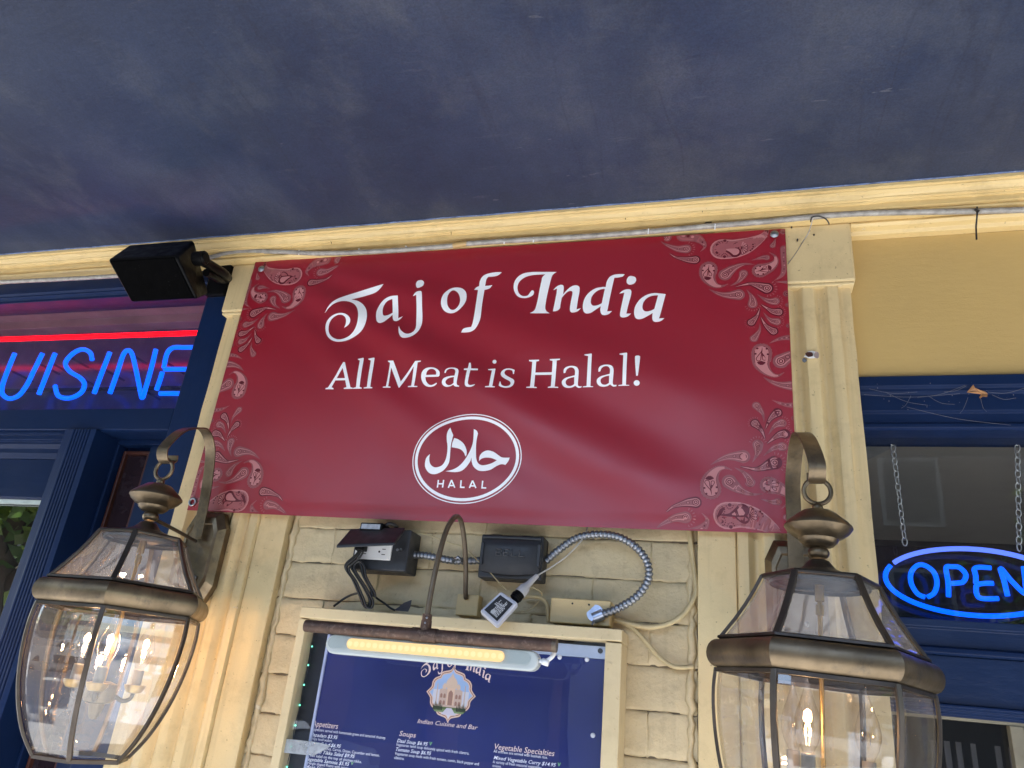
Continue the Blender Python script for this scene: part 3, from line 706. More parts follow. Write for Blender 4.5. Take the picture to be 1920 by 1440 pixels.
def circ(cx, cy, rx, ry=None, n=20): return [(cx + rx * math.cos(2*PI*k/n), cy + (ry or rx) * math.sin(2*PI*k/n)) for k in range(n)]
_cA = lambda L: [(p[0], p[1], 1) for p in L]
_a = ([(610,550,1),(615,500),(650,465),(720,448),(800,460),(838,510),(835,600),(825,720),(845,745),(880,745,1),(878,765,1),(830,770),(785,738,1),(740,762),(680,770),(620,755),(585,710),(590,660),(640,620),(715,600),(780,585,1),(785,520),(760,480),(710,472),(660,500),(640,545,1),(622,552,1)], [(772,610,1),(768,715,1),(720,740),(670,735),(642,700),(650,655),(700,625)])
_sh = lambda L, dx, dy: [((p[0] + dx, p[1] + dy) + tuple(p[2:])) for p in L]
SLOGAN = [
 (600, 630, _cA([(360,402),(385,402),(425,590),(465,775),(500,785),(500,800),(362,800),(362,785),(405,775),(388,672),(238,672),(178,772),(208,788),(205,803),(85,803),(88,788),(125,775),(250,590)]), _cA([(352,490),(385,640),(260,640)])),
 (600, 630, _cA([(572,348),(650,328),(660,335),(605,775),(638,785),(635,800),(504,801),(507,787),(550,775),(602,372),(572,360)])),
 (600, 630, _cA([(725,340),(808,322),(818,330),(765,772),(797,780),(795,795),(665,797),(668,783),(715,772),(762,368),(725,352)])),
 (600, 630, _cA([(1020,370),(1102,370),(1210,680),(1440,388),(1525,385),(1522,402),(1478,410),(1408,745),(1460,748),(1455,762),(1315,765),(1318,750),(1365,742),(1414,462),(1192,775),(1180,775),(1065,470),(1028,760),(1062,765),(1062,780),(948,782),(950,768),(995,762),(1050,400),(1020,386)])),
 (760, 630, [(480,718,1),(440,750),(370,765),(300,745),(255,690),(240,620),(255,550),(310,500),(390,485),(470,500),(525,550),(525,605,1),(505,622,1),(305,622,1),(315,680),(350,725),(400,737),(470,708,1)], [(320,592,1),(470,592,1),(475,560),(455,525),(410,508),(360,520),(330,555)]),
 (760, 630, [(600,570,1),(610,530),(650,500),(720,490),(790,505),(812,550),(795,640),(782,735),(820,760,1),(815,775,1),(755,768),(730,742,1),(680,765),(620,770),(570,745),(555,700),(580,650),(650,622),(750,610,1),(765,550),(745,515),(690,508),(640,530),(618,572,1)], [(742,632,1),(733,720,1),(690,745),(645,745),(612,715),(622,675),(670,645)]),
 (760, 630, [(960,405,1),(985,405,1),(995,495,1),(1095,495,1),(1092,522,1),(985,524,1),(955,680),(955,735),(990,752),(1055,740,1),(1052,752,1),(1010,775),(960,780),(915,765),(903,720),(915,640),(935,524,1),(888,524,1),(890,502,1),(945,495,1)]),
 (760, 630, circ(1332, 378, 30)),
 (760, 630, _cA([(1245,498),(1345,485),(1350,495),(1315,765),(1352,770),(1350,785),(1205,785),(1208,770),(1265,762),(1298,515),(1245,512)])),
 (760, 630, [(1635,500,1),(1625,565,1),(1610,565,1),(1600,515),(1560,500),(1510,505),(1485,540),(1500,580),(1560,615),(1620,650),(1635,690),(1615,745),(1565,780),(1500,787),(1440,775),(1408,755,1),(1420,690,1),(1435,690,1),(1445,735),(1490,760),(1550,755),(1580,720),(1565,680),(1500,645),(1445,605),(1430,560),(1455,510),(1510,480),(1580,480)]),
 (980, 630, _cA([(92,352),(245,350),(243,368),(200,378),(185,538),(435,535),(448,372),(405,362),(408,345),(562,342),(560,358),(512,368),(475,750),(530,755),(528,768),(372,770),(374,755),(418,745),(432,572),(182,575),(168,755),(210,762),(208,776),(52,777),(54,763),(108,755),(140,380),(92,370)])),
 (980, 630) + _a,
 (980, 630, _cA([(928,285),(1030,270),(1040,275),(1015,745),(1055,750),(1053,760),(898,762),(900,750),(955,742),(985,308),(928,297)])),
 (980, 630, _sh(_a[0], 527, -12), _sh(_a[1], 527, -12)),
 (980, 630, _cA([(1455,270),(1560,253),(1570,260),(1550,735),(1600,738),(1597,748),(1435,750),(1437,738),(1495,730),(1512,293),(1455,285)])),
 (980, 630, [(1686,340),(1698,304),(1725,298),(1755,306),(1762,340),(1730,604,1),(1703,606,1)]),
 (980, 630, circ(1712, 710, 45, 41)),
]
pr = Print()
for g in TITLE: pr.shape(print_white, [px2p(c, g[0], g[1], 8) for c in g[2:]], 0.0006)
pr.make({'*': 'title_lettering'}, bt)
pr = Print()
for g in SLOGAN: pr.shape(print_white, [px2p(c, g[0], g[1], 8, 3) for c in g[2:]], 0.0006)
pr.make({'*': 'slogan_lettering'}, bt)

# halal emblem
ES = 1702 / 260.0
ARAB = [
 [(685,405,1),(700,450),(722,500,1),(700,600),(690,700),(685,780),(670,850),(620,920),(560,960),(490,980),(430,965),(390,920),(375,870),(385,800),(410,760),(440,735,1),(430,790),(440,850),(480,890),(530,895),(590,870),(630,810),(650,730),(655,640),(645,560),(645,490),(660,440)],
 [(735,535,1),(790,555),(850,605),(885,680),(888,740),(875,765,1),(850,710),(800,670),(705,652,1),(715,590)],
 [(970,420,1),(1005,440),(1022,475,1),(1005,560),(1000,660),(1005,780),(1025,840),(1070,870),(1130,865),(1200,840),(1255,805,1),(1190,780),(1120,775),(1070,790),(1040,818,1),(1045,760),(1080,710),(1140,685),(1210,700),(1270,740),(1320,770),(1410,772,1),(1395,815),(1360,862,1),(1310,855),(1250,880),(1180,925),(1100,943),(1030,935),(975,890),(952,830),(948,775,1),(930,830),(880,900),(820,945),(740,957),(630,945,1),(720,925),(800,880),(870,800),(930,690),(960,590),(968,500)],
]
em = Print()
for a in ARAB: em.shape(print_white, [px2p(a, 740, 740, ES)], 0.0006)
def bar(p, q, wd):
    p, q = Vector(p), Vector(q); d = (q - p).normalized(); nrm = Vector((-d.y, d.x)) * wd / 2
    return [(p + nrm)[:] + (1,), (q + nrm)[:] + (1,), (q - nrm)[:] + (1,), (p - nrm)[:] + (1,)]
LET = [((540,1050),(527,1142)), ((605,1050),(590,1142)), ((535,1096),(597,1097)), ((703,1052),(662,1146)), ((703,1052),(742,1146)), ((678,1118),(732,1119)),
       ((822,1056),(812,1147)), ((806,1140),(862,1142)), ((962,1060),(922,1149)), ((962,1060),(1002,1151)), ((935,1124),(992,1125)), ((1086,1062),(1076,1154)), ((1070,1148),(1128,1150))]
for i, (p, q) in enumerate(LET): em.shape(print_white, [px2p(bar(p, q, 17), 740, 740, ES)], 0.0006 + 0.00004 * (i % 5))
ec = at(740 + 877 / ES, 740 + 777 / ES, -0.003)
def ell(a, b, n=72): return [(ec.x + a * math.cos(2*PI*k/n), ec.z + b * math.sin(2*PI*k/n)) for k in range(n)]
em.shape(print_white, [ell(0.1075, 0.0875), ell(0.1015, 0.0815)], 0.0006)
em.shape(print_white, [ell(0.1127, 0.0927), ell(0.1108, 0.0908)], 0.0006)
em.make({'*': 'halal_emblem'}, bt)

# paisley corners: one quarter traced, then turned and mirrored
P1, P2, P3, P4 = (1220, 410), (1320, 420), (1340, 540), (1360, 620)
PA = [  # (crop, head, head radius, [(spine x, y, r)...], style, fringe angle or None)
 (P1, (285,335), 95, [(240,345,60)], 'drop', None),
 (P1, (590,300), 130, [(740,320,105),(870,370,80),(950,440,50),(975,510,25),(890,595,3)], 'leaf', None),
 (P1, (640,545), 95, [(500,545,66),(380,510,42),(260,460,22),(180,400,3)], 'drop', 0),
 (P1, (800,740), 85, [(680,740,62),(560,720,35),(440,690,16),(345,630,3)], 'dark', None),
 (P2, (330,450), 222, [(520,450,205),(720,400,180),(900,320,130),(1050,230,75),(1120,150,45),(1130,60,30)], 'big', None),
 (P1, (1040,910), 165, [(1030,1010,150),(1065,1110,108),(1160,1200,58),(1270,1220,25),(1385,1180,4)], 'seed', None),
 (P1, (1340,1010), 125, [(1440,930,90),(1540,870,55),(1680,820,28),(1875,820,3)], 'drop', None),
 (P1, (1670,990), 85, [(1640,1060,58),(1570,1140,30),(1430,1215,3)], 'drop', None),
 (P1, (1580,1370), 120, [(1440,1380,80),(1300,1370,50),(1170,1330,28),(1045,1270,3)], 'drop', None),
 (P2, (1010,840), 150, [(1110,810,125),(1220,755,92),(1290,680,54),(1285,590,24),(1180,515,3)], 'seed', None),
 (P2, (1130,605), 60, [(1050,605,40),(960,625,20),(855,655,3)], 'drop', None),
 (P2, (1238,390), 56, [(1265,330,28),(1285,270,8)], 'drop', None),
 (P2, (1440,440), 66, [(1430,620,50),(1452,780,56),(1400,930,36),(1260,1025,3)], 'leaf', None),
 (P2, (1130,1160), 112, [(1020,1125,80),(920,1095,50),(800,1080,24),(570,1130,3)], 'dark', 20),
 (P2, (1485,1255), 62, [(1490,1255,60)], 'ring', None),
 (P2, (1420,135), 60, [(1422,135,58)], 'ring', None),
 (P2, (1485,1050), 32, [(1400,1045,20),(1270,1045,3)], 'drop', None),
 (P3, (685,290), 92, [(680,205,66),(650,130,32),(575,30,3)], 'drop', 90),
 (P3, (1090,240), 85, [(1000,240,60),(900,205,35),(765,115,3)], 'drop', 0),
 (P3, (1150,435), 80, [(1050,425,55),(950,370,25),(840,300,3)], 'dark', 5),
 (P3, (1120,610), 80, [(1030,590,55),(960,540,28),(875,440,3)], 'drop', 15),
 (P3, (1060,780), 78, [(980,730,50),(900,650,25),(835,530,3)], 'dark', None),
 (P3, (660,620), 74, [(710,570,50),(770,490,22),(810,375,3)], 'dark', 135),
 (P3, (705,910), 75, [(760,840,50),(808,760,25),(815,640,3)], 'drop', None),
 (P3, (1385,890), 60, [(1250,900,45),(1130,930,30),(985,995,3)], 'leaf', None),
 (P3, (1305,105), 62, [(1310,105,60)], 'ring', None), (P3, (1305,305), 40, [(1310,305,38)], 'ring', None), (P3, (1330,680), 46, [(1335,680,44)], 'ring', None),
]
PM = [  # the pieces in the middle of the side, not mirrored top to bottom
 (P4, (655,390), 186, [(650,500,178),(655,600,150),(730,715,95),(850,800,44),(950,812,20),(1055,755,3)], 'seed', None),
 (P4, (1000,550), 150, [(1120,475,112),(1220,415,80),(1330,350,50)], 'drop', None),
 (P4, (1250,990), 115, [(1120,990,85),(980,970,58),(830,920,36),(680,835,3)], 'drop', None),
]
CX, CZ = (_tl.x + _tr.x + _bl.x + _br.x) / 4, (_tl.z + _tr.z + _bl.z + _br.z) / 4
def wor(crop, p):
    q = at(crop[0] + p[0] / 9.6, crop[1] + p[1] / 9.6, -0.003); return Vector((q.x, q.z))
def scale_at(crop, p): return (wor(crop, (p[0] + 50, p[1])) - wor(crop, (p[0] - 50, p[1]))).length / 100
def envelope(spine, k=1.0, off=0.0):
    """outline of a drop: circles along a spine"""
    P_ = [Vector(s[0]) for s in spine]; R_ = [max(0.0002, s[1] * k + off) for s in spine]
    sp = smoothpts([Vector((p.x, p.y, r)) for p, r in zip(P_, R_)], 5)
    L = []; Rr = []
    for i, p in enumerate(sp):
        t = sp[min(i + 1, len(sp) - 1)] - sp[max(i - 1, 0)]; t2 = Vector((t.x, t.y))
        if t2.length < 1e-9: continue
        t2.normalize(); nrm = Vector((-t2.y, t2.x)); c = Vector((p.x, p.y)); r = max(0.00015, p.z)
        L.append(c + nrm * r); Rr.append(c - nrm * r)
    t0 = Vector((sp[1].x - sp[0].x, sp[1].y - sp[0].y)).normalized(); a0 = math.atan2(t0.y, t0.x)
    c = Vector((sp[0].x, sp[0].y)); r = max(0.0002, sp[0].z)
    cap = [c + Vector((math.cos(a0 - PI/2 - PI * k_ / 9), math.sin(a0 - PI/2 - PI * k_ / 9))) * r for k_ in range(1, 9)]
    return [tuple(p) for p in (L[::-1])] and ([tuple(p) for p in L] + [tuple(p) for p in Rr[::-1]] + [tuple(p) for p in cap])
def draw_paisley(pp, item, xf):
    crop, h, R, sp, style, fr = item
    s = scale_at(crop, h); hw = wor(crop, h); Rw = R * s
    spine = [(hw, Rw)] + [(wor(crop, (a, b)), r * s) for a, b, r in sp]
    def S(mat, cs, lift):
        try: pp.shape(mat, cs, lift, None, xf)
        except Exception: pass
    short = spine[:-1] if len(spine) > 3 else spine
    g = 0.0012
    if style == 'ring':
        S(pz_halo, [circ(hw.x, hw.y, Rw)], 0.0003); S(pz_dark, [circ(hw.x, hw.y, Rw * .68)], 0.0004); S(pz_mid, [circ(hw.x, hw.y, Rw * .5)], 0.0005); S(pz_dark, [circ(hw.x, hw.y, Rw * .22)], 0.0006); return
    if style == 'leaf':
        S(pz_halo, [envelope(spine)], 0.0003); S(pz_mid, [envelope(spine, 0.72)], 0.0004); S(pz_halo, [envelope(short, 0.5)], 0.0005)
        for i in range(9):
            t = i / 9.0 * (len(spine) - 1); a = int(t); f = t - a; c = spine[a][0].lerp(spine[min(a+1, len(spine)-1)][0], f); r = spine[a][1] * (1-f) + spine[min(a+1, len(spine)-1)][1] * f
            S(pz_dark if i % 2 else pz_pink, [circ(c.x, c.y, r * 0.27, n=10)], 0.00055)
        return
    if style == 'big':
        S(pz_pink, [envelope(spine)], 0.0003); S(pz_dark, [envelope(spine, 0.86)], 0.0004); S(pz_pink, [envelope(spine[:-1], 0.83)], 0.00045)
        S(pz_dark, [envelope(spine[:-1], 0.79)], 0.0005); S(pz_mid, [envelope(spine[:-1], 0.76)], 0.00055)
        w_ = lambda a, b: wor(crop, (a, b))
        for (dsp, col, k) in (([((560,510),110),((470,480),70),((350,455),25),((190,460),3)], pz_dark, 1), ([((560,500),75),((480,475),40),((400,460),10)], pz_pink, 1), ([((590,385),70),((520,400),45),((450,430),8)], pz_dark, 1), ([((590,385),48),((530,400),28),((480,420),6)], pz_mid, 1)):
            S(col, [envelope([(w_(*q), r * s) for q, r in dsp])], 0.0006 + 0.00005 * (col is not pz_dark))
        for i in range(7):
            a = -1.15 + i * 0.40; c = Vector((660, 430)); d = Vector((math.cos(a), math.sin(a)))
            S(pz_dark, [envelope([(w_(*(c + d * 110)), 26 * s), (w_(*(c + d * 60)), 16 * s), (w_(*(c + d * 8)), 4 * s)])], 0.0006)
            S(pz_pink, [envelope([(w_(*(c + d * 108)), 15 * s), (w_(*(c + d * 60)), 7 * s), (w_(*(c + d * 30)), 2 * s)])], 0.00066)
        for i in range(6):
            a = -1.2 + i * 0.45; c = Vector((790, 400)) + Vector((math.cos(a), math.sin(a))) * 95; q = w_(*c); S(pz_dark, [circ(q.x, q.y, 17 * s, n=8)], 0.0006)
        for c, fa in (((375,300), 90), ((370,590), -90), ((240,375), 0), ((235,515), 0)):
            for i in range(6):
                a = rad(fa - 75 + i * 30); q = w_(c[0] + 55 * math.cos(a), c[1] + 55 * math.sin(a)); S(pz_dark, [circ(q.x, q.y, 11 * s, n=7)], 0.0006)
            q = w_(*c); S(pz_dark, [circ(q.x, q.y, 30 * s, n=10)], 0.0006)
        for i in range(14):
            t = 2.0 + i * 0.27; a = min(int(t), len(spine) - 2); f = t - a; c = spine[a][0].lerp(spine[a+1][0], min(1, f)); r = spine[a][1]
            c = c + Vector((0, (0.35 if i % 2 else -0.4) * r)); S(pz_halo, [circ(c.x, c.y, 13 * s, n=8)], 0.0006)
        return
    if style == 'seed':
        S(pz_halo, [envelope(spine)], 0.0003)
        e = envelope(spine, 1.0, 0.0); n = len(e); step = max(1, n // 46)
        cen = sum((Vector(p) for p in e), Vector((0, 0))) / n
        acc = 0; last = Vector(e[-1])
        for i in range(n):
            p = Vector(e[i]); q = Vector(e[(i + 1) % n]); L = (q - p).length; m = max(1, int(L / 0.0022))
            for k in range(m):
                c = p.lerp(q, k / m); d = (q - p); 
                if d.length < 1e-7: continue
                nn = Vector((d.y, -d.x)).normalized()
                if (c + nn * 0.001 - cen).length < (c - cen).length and False: nn = -nn
                if k % 2 == 0: S(pz_mid, [circ(c.x, c.y, 0.00075, n=5)], 0.0005)
        S(pz_mid, [envelope(short, 0.80)], 0.00042); S(pz_dark, [envelope(short, 0.74)], 0.00045); S(pz_pink, [envelope(short, 0.68)], 0.0005); S(pz_mid, [envelope(spine, 0.55)], 0.0005) if False else None
        ax = (spine[1][0] - spine[0][0]).normalized(); ay = Vector((-ax.y, ax.x)); R0 = Rw
        q_ = lambda a, b: hw + ax * (a * R0) + ay * (b * R0)
        S(pz_dark, [envelope([(q_(0.75, -0.28), R0*0.27), (q_(0.35, -0.16), R0*0.17), (q_(-0.1, 0.0), R0*0.06), (q_(-0.55, 0.02), R0*0.02)])], 0.0006)
        S(pz_pink, [envelope([(q_(0.76, -0.28), R0*0.19), (q_(0.38, -0.17), R0*0.09), (q_(0.1, -0.06), R0*0.02)])], 0.00066)
        S(pz_dark, [envelope([(q_(0.72, 0.27), R0*0.2), (q_(0.4, 0.15), R0*0.12), (q_(0.05, 0.03), R0*0.03)])], 0.0006)
        S(pz_pink, [envelope([(q_(0.72, 0.27), R0*0.13), (q_(0.45, 0.17), R0*0.06)])], 0.00066)
        for a in (-2.3, -1.25, 1.25, 2.3):
            c = q_(0.62 * math.cos(a) * -1 * -1, 0.62 * math.sin(a)); S(pz_dark, [circ(c.x, c.y, R0 * 0.11, n=9)], 0.0006)
        for i in range(6):
            a = -1.1 + i * 0.44; c0 = q_(1.0, 0.0); d = ax * math.cos(a) + ay * math.sin(a)
            S(pz_dark, [envelope([(c0 + d * R0 * 0.36, R0 * 0.09), (c0 + d * R0 * 0.15, R0 * 0.05), (c0, R0 * 0.03)])], 0.0006)
        return
    # drop / dark
    if style == 'dark': S(pz_dark, [envelope(spine, 1.0, 0.0012)], 0.0003); S(pz_pink, [envelope(spine, 0.82)], 0.0004); kk = 0.82
    else: S(pz_halo, [envelope(spine)], 0.0003); S(pz_pink, [envelope(short, 0.66)], 0.0004); kk = 0.66
    S(pz_halo, [envelope(short, kk * 0.74)], 0.00045)
    r = Rw * kk
    for f, col in ((0.78, pz_dark), (0.6, pz_pink), (0.42, pz_dark), (0.22, pz_pink)): S(col, [circ(hw.x, hw.y, r * f, n=14)], 0.0005 + 0.00004 * (0.78 - f) * 10)
    for i in range(1, min(4, len(spine) - 1)):
        c, rr = spine[i]; S(pz_dark, [circ(c.x, c.y, rr * kk * 0.52, n=10)], 0.0005); S(pz_pink, [circ(c.x, c.y, rr * kk * 0.33, n=10)], 0.00055); S(pz_dark, [circ(c.x, c.y, rr * kk * 0.14, n=7)], 0.0006)
    if fr is not None:
        for i in range(8):
            a = rad(-fr - 68 + i * 19.5); d = Vector((math.cos(a), math.sin(a)))
            S(pz_mid, [envelope([(hw + d * Rw * 1.62, Rw * 0.09), (hw + d * Rw * 1.45, Rw * 0.07), (hw + d * Rw * 1.28, Rw * 0.04)])], 0.0004)
pp = Print()
right_edge = lambda x, z: (x, z)
SHF = 0.019
flipz = lambda x, z: (x, 2 * CZ - z - SHF)
rot = lambda x, z: (2 * CX - x, 2 * CZ - z - SHF)
turn = lambda x, z: (2 * CX - x, 2 * CZ - z - 0.004)
flipx = lambda x, z: (2 * CX - x, z)
for it in PA:
    for xf in (None, flipz, rot, flipx): draw_paisley(pp, it, xf)
for it in PM:
    for xf in (None, turn): draw_paisley(pp, it, xf)
pp.make({'*': 'paisley_print'}, bt)
for o_ in list(bt.children):
    if o_.name.startswith('paisley_print'): o_['kind'] = 'stuff'
# fixings
for (px, py) in ((490, 504), (1452, 439)):
    q = at(px, py, -0.008); build('screw', MB().lathe([(1e-5, 0.004), (0.0035, 0.004), (0.0042, 0.0032), (0.0075, 0.002), (0.0085, 0.0006), (0.0085, 0)], (0, 0, 0), 16), steel, bt, smooth=True, local=True)
    o = bpy.data.objects[[k for k in bpy.data.objects.keys() if k.startswith('screw')][-1]]
    o.location = q - org(bt); o.rotation_euler = (PI/2, 0, 0)
q = at(361, 941, -0.006)
build('grommet', MB().tube([(q.x + 0.0075 * math.cos(a), q.y, q.z + 0.0075 * math.sin(a)) for a in [2*PI*k/20 for k in range(20)]], 0.0024, 8, closed=True), steel, bt, smooth='all')
build('tear_mark', MB().add([(q.x - 0.004, -0.0065, q.z - 0.004), (q.x + 0.004, -0.0065, q.z - 0.004), (q.x + 0.004, -0.0065, q.z + 0.004), (q.x - 0.004, -0.0065, q.z + 0.004)], [(0, 1, 2, 3)]), print_white, bt) if False else None
# ------------------------------------------------------------------ wall lanterns
lan_glass = glass('lantern_glass', (0.94, 0.93, 0.92), 1.80, 0.0, 0.0016, 0.065, 8.0, (0.6, 0.6, 0.6))
lan_roof_glass = glass('lantern_roof_glass', (0.88, 0.86, 0.84), 1.8, 0.02, 0.0008, 0.30, 9.0, (0.60, 0.58, 0.56))
bulb_glass = glass('bulb_glass', (0.98, 0.95, 0.93), 1.5, 0.0)
filament_on = emit('bulb_filament', (1.0, 0.60, 0.26), 26)
filament_off = paint('dead_filament', (0.2, 0.2, 0.2), 0.4)
candle = paint('candle_sleeve', (0.22, 0.20, 0.17), 0.4, 0.2, 40)
hexv = [(math.cos(rad(60 * k)), math.sin(rad(60 * k))) for k in range(6)]
def hexring(rho, z): return [Vector((rho * a, rho * b, z)) for a, b in hexv]
def lantern(label, loc, tilt, yaw, lit, ribx, world, zc):
    t = thing('wall_lantern', label, 'lantern', loc, 'bronze lanterns on the pilasters')
    t.rotation_euler = (tilt[1], tilt[0], yaw)
    L = dict(local=True)
    # cap, neck, dome
    build('cap', MB().lathe([(0.0001, 0.024), (0.010, 0.024), (0.022, 0.0215), (0.030, 0.015), (0.0405, 0.0065), (0.0455, 0.001), (0.0462, -0.002), (0.0415, -0.0085), (0.034, -0.0145), (0.027, -0.018), (0.026, -0.0215), (0.020, -0.0275), (0.010, -0.030), (0.0001, -0.030)], seg=40), bronze, t, smooth=True, **L)
    build('neck', MB().ball((0, 0, -0.0375), 0.0145, 20, 12, 0.72), bronze, t, smooth='all', **L)
    ring = MB().ball((0, 0, 0.028), 0.0075, 14, 8)
    ring.tube([Vector((0.0185 * math.cos(a), 0, 0.052 + 0.0185 * math.sin(a))) for a in [2*PI*k/28 for k in range(28)]], 0.0034, 10, closed=True)
    build('hanging_ring', ring, bronze, t, smooth='all', **L)
    build('dome', MB().lathe([(0.010, -0.0475), (0.014, -0.049), (0.017, -0.053), (0.023, -0.060), (0.034, -0.065), (0.048, -0.0685), (0.058, -0.0725), (0.064, -0.078), (0.066, -0.083), (0.0655, -0.086)], seg=40), bronze_dark, t, smooth=True, **L)
    # hexagonal collar under the dome
    def hexloft(prof):
        vs = []; fs = []
        for rho, z in prof: vs += hexring(rho, z)
        for i in range(len(prof) - 1):
            for k in range(6): fs.append((i*6 + k, i*6 + (k+1) % 6, (i+1)*6 + (k+1) % 6, (i+1)*6 + k))
        return MB().add(vs, fs)
    build('collar', hexloft([(0.066, -0.0715), (0.0765, -0.0735), (0.0785, -0.076), (0.0785, -0.079), (0.0745, -0.080), (0.066, -0.080)]), bronze_dark, t, bevel=0.0006, **L)
    # roof: concave ribs and panes
    RP = [(0.0752, -0.0765), (0.0845, -0.096), (0.0965, -0.118), (0.1105, -0.140), (0.1285, -0.1647)]
    def rib(profile, r0, name, mat):
        for k in range(6):
            a, b = hexv[k]; pts = [Vector((rho * a, rho * b, z)) for rho, z in profile]
            build(name, MB().strip(pts, (-b, a, 0), r0, 0.0045), mat, t, bevel=0.0008, **L)
    rib([(r + 0.001, z) for r, z in RP], 0.0085, 'roof_rib', bronze_dark)
    build('roof_sill', hexloft([(0.126, -0.1615), (0.1335, -0.1635), (0.1345, -0.1665), (0.130, -0.1685), (0.124, -0.1665), (0.126, -0.1615)]), bronze_dark, t, **L)
    def pane(k, prof, inset, mat, name, bev):
        """one bevelled pane between ribs k and k+1"""
        a0, b0 = hexv[k]; a1, b1 = hexv[(k + 1) % 6]; n = len(prof); cols = [0.0, 0.12, 0.5, 0.88, 1.0]
        nx, ny = (a0 + a1), (b0 + b1); nl = math.hypot(nx, ny); nx /= nl; ny /= nl; vs = []; fs = []
        for i, (rho, z) in enumerate(prof):
            p0 = Vector((rho * a0, rho * b0, z)); p1 = Vector((rho * a1, rho * b1, z)); d = (p1 - p0).normalized(); p0 = p0 + d * inset; p1 = p1 - d * inset
            for c in cols:
                p = p0.lerp(p1, c); e = 0.0 if (c in (0.0, 1.0) or i in (0, n - 1)) else bev
                vs.append(p + Vector((nx, ny, 0)) * (e - 0.002))
        m = len(cols)
        for i in range(n - 1):
            for j in range(m - 1): fs.append((i*m + j, i*m + j + 1, (i+1)*m + j + 1, (i+1)*m + j))
        build(name, MB().add(vs, fs), mat, t, **L)
    def dense(prof, n):
        s = smoothpts([Vector((r, z, 0)) for r, z in prof], n); return [(p.x, p.y) for p in s]
    for k in range(6): pane(k, dense(RP, 3), 0.004, lan_roof_glass, 'roof_pane', 0.0016)
    # half-round band
    bp = []
    for i in range(11):
        a = -PI/2 + PI * i / 10; bp.append((0.1335 + 0.0150 * math.cos(a) * 1.0, -0.1870 - 0.0185 * math.sin(a)))
    bd = hexloft([(0.128, -0.1685)] + [(r, z) for r, z in bp] + [(0.128, -0.2055)])
    for k in range(6):
        # one mitred length of band per side
        sub = MB(); prof = [(0.128, -0.1685)] + bp + [(0.128, -0.2055)]; vs = []; fs = []
        for rho, z in prof:
            for q in (k, (k + 1) % 6): vs.append(Vector((rho * hexv[q][0], rho * hexv[q][1], z)))
        for i in range(len(prof) - 1): fs.append((2*i, 2*i + 1, 2*i + 3, 2*i + 2))
        build('band', sub.add(vs, fs), bronze, t, smooth=True, **L)
    # bowed body
    BP = [(0.1340, -0.2065), (0.1362, -0.232), (0.1350, -0.262), (0.1305, -0.297), (0.1220, -0.335), (0.1090, -0.372), (0.0920, -0.405), (0.0716, -0.4324)]
    rib([(r + 0.0012, z) for r, z in dense(BP, 3)], 0.0075, 'body_rib', bronze_dark)
    for k in range(6): pane(k, dense(BP, 3), 0.0035, lan_glass, 'body_pane', 0.0030)
    build('top_rail', hexloft([(0.132, -0.2055), (0.1375, -0.2060), (0.138, -0.2110), (0.132, -0.2110), (0.132, -0.2055)]), bronze_dark, t, **L)
    build('bottom_rail', hexloft([(0.069, -0.4300), (0.075, -0.4310), (0.0735, -0.4365), (0.067, -0.4365), (0.069, -0.4300)]), bronze_dark, t, **L)
    # rod, hub, arms, bulbs
    build('rod', MB().tube([(0, 0, -0.082), (0, 0, -0.335)], 0.0032, 10).tube([(0, 0, -0.082), (0, 0, -0.104)], 0.0062, 12).tube([(0, 0, -0.109), (0, 0, -0.122)], 0.0055, 12), brass, t, smooth=True, **L)
    build('hub', MB().lathe([(0.0001, -0.318), (0.012, -0.318), (0.0235, -0.322), (0.0245, -0.345), (0.0215, -0.350), (0.012, -0.353), (0.009, -0.370), (0.005, -0.376), (0.0001, -0.377)], seg=28), bronze, t, smooth=True, **L)
    for i, on in enumerate(lit):
        a = rad(world + 120 * i); d = Vector((math.cos(a), math.sin(a), 0)); c = d * 0.055 + Vector((0, 0, -0.020))
        arm = smoothpts([d * 0.022 + Vector((0, 0, -0.338)), d * 0.040 + Vector((0, 0, -0.346)), d * 0.052 + Vector((0, 0, -0.342)), c + Vector((0, 0, -0.312))], 5)
        build('arm', MB().tube(arm, 0.0036, 8), bronze_dark, t, smooth='all', **L)
        build('drip_cup', MB().lathe([(0.004, -0.314), (0.012, -0.312), (0.0165, -0.305), (0.0175, -0.300), (0.015, -0.300), (0.009, -0.304)], c, 20), brass, t, smooth=True, **L)
        sock = build('socket', MB().lathe([(0.0085, -0.304), (0.0085, -0.276), (0.0075, -0.275), (0.0001, -0.275)], c, 18), candle, t, smooth=True, **L)
        bl = build('bulb', MB().lathe([(0.0065, -0.275), (0.0075, -0.272), (0.0125, -0.262), (0.0158, -0.250), (0.0160, -0.240), (0.0135, -0.228), (0.0085, -0.214), (0.0045, -0.202), (0.0025, -0.194), (0.0006, -0.188)], c, 20), bulb_glass, t, smooth='all', **L)
        f = MB().tube([c + Vector(q) for q in ((-0.0022, 0, -0.256), (-0.0030, 0, -0.248), (-0.0012, 0.001, -0.2425), (0.0012, -0.001, -0.2425), (0.0030, 0, -0.248), (0.0022, 0, -0.256))], 0.0010 if on else 0.0005, 6)
        fo = build('filament', f, filament_on if on else filament_off, bl, smooth='all', **L)
        if on:
            ld = bpy.data.lights.new('bulb_light', 'POINT'); ld.energy = 0.15; ld.color = (1.0, 0.60, 0.28); ld.shadow_soft_size = 0.006
            lo = bpy.data.objects.new('bulb_light', ld); C.objects.link(lo); lo.parent = bl; lo.location = c + Vector((0, 0, -0.238))
    # bracket: strap, stay, backplate (these stand square to the wall: undo the lantern's tilt)
    Rm = t.rotation_euler.to_matrix(); inv = Rm.inverted(); base = Vector(loc)
    def W(p): return inv @ (Vector(p) - base)
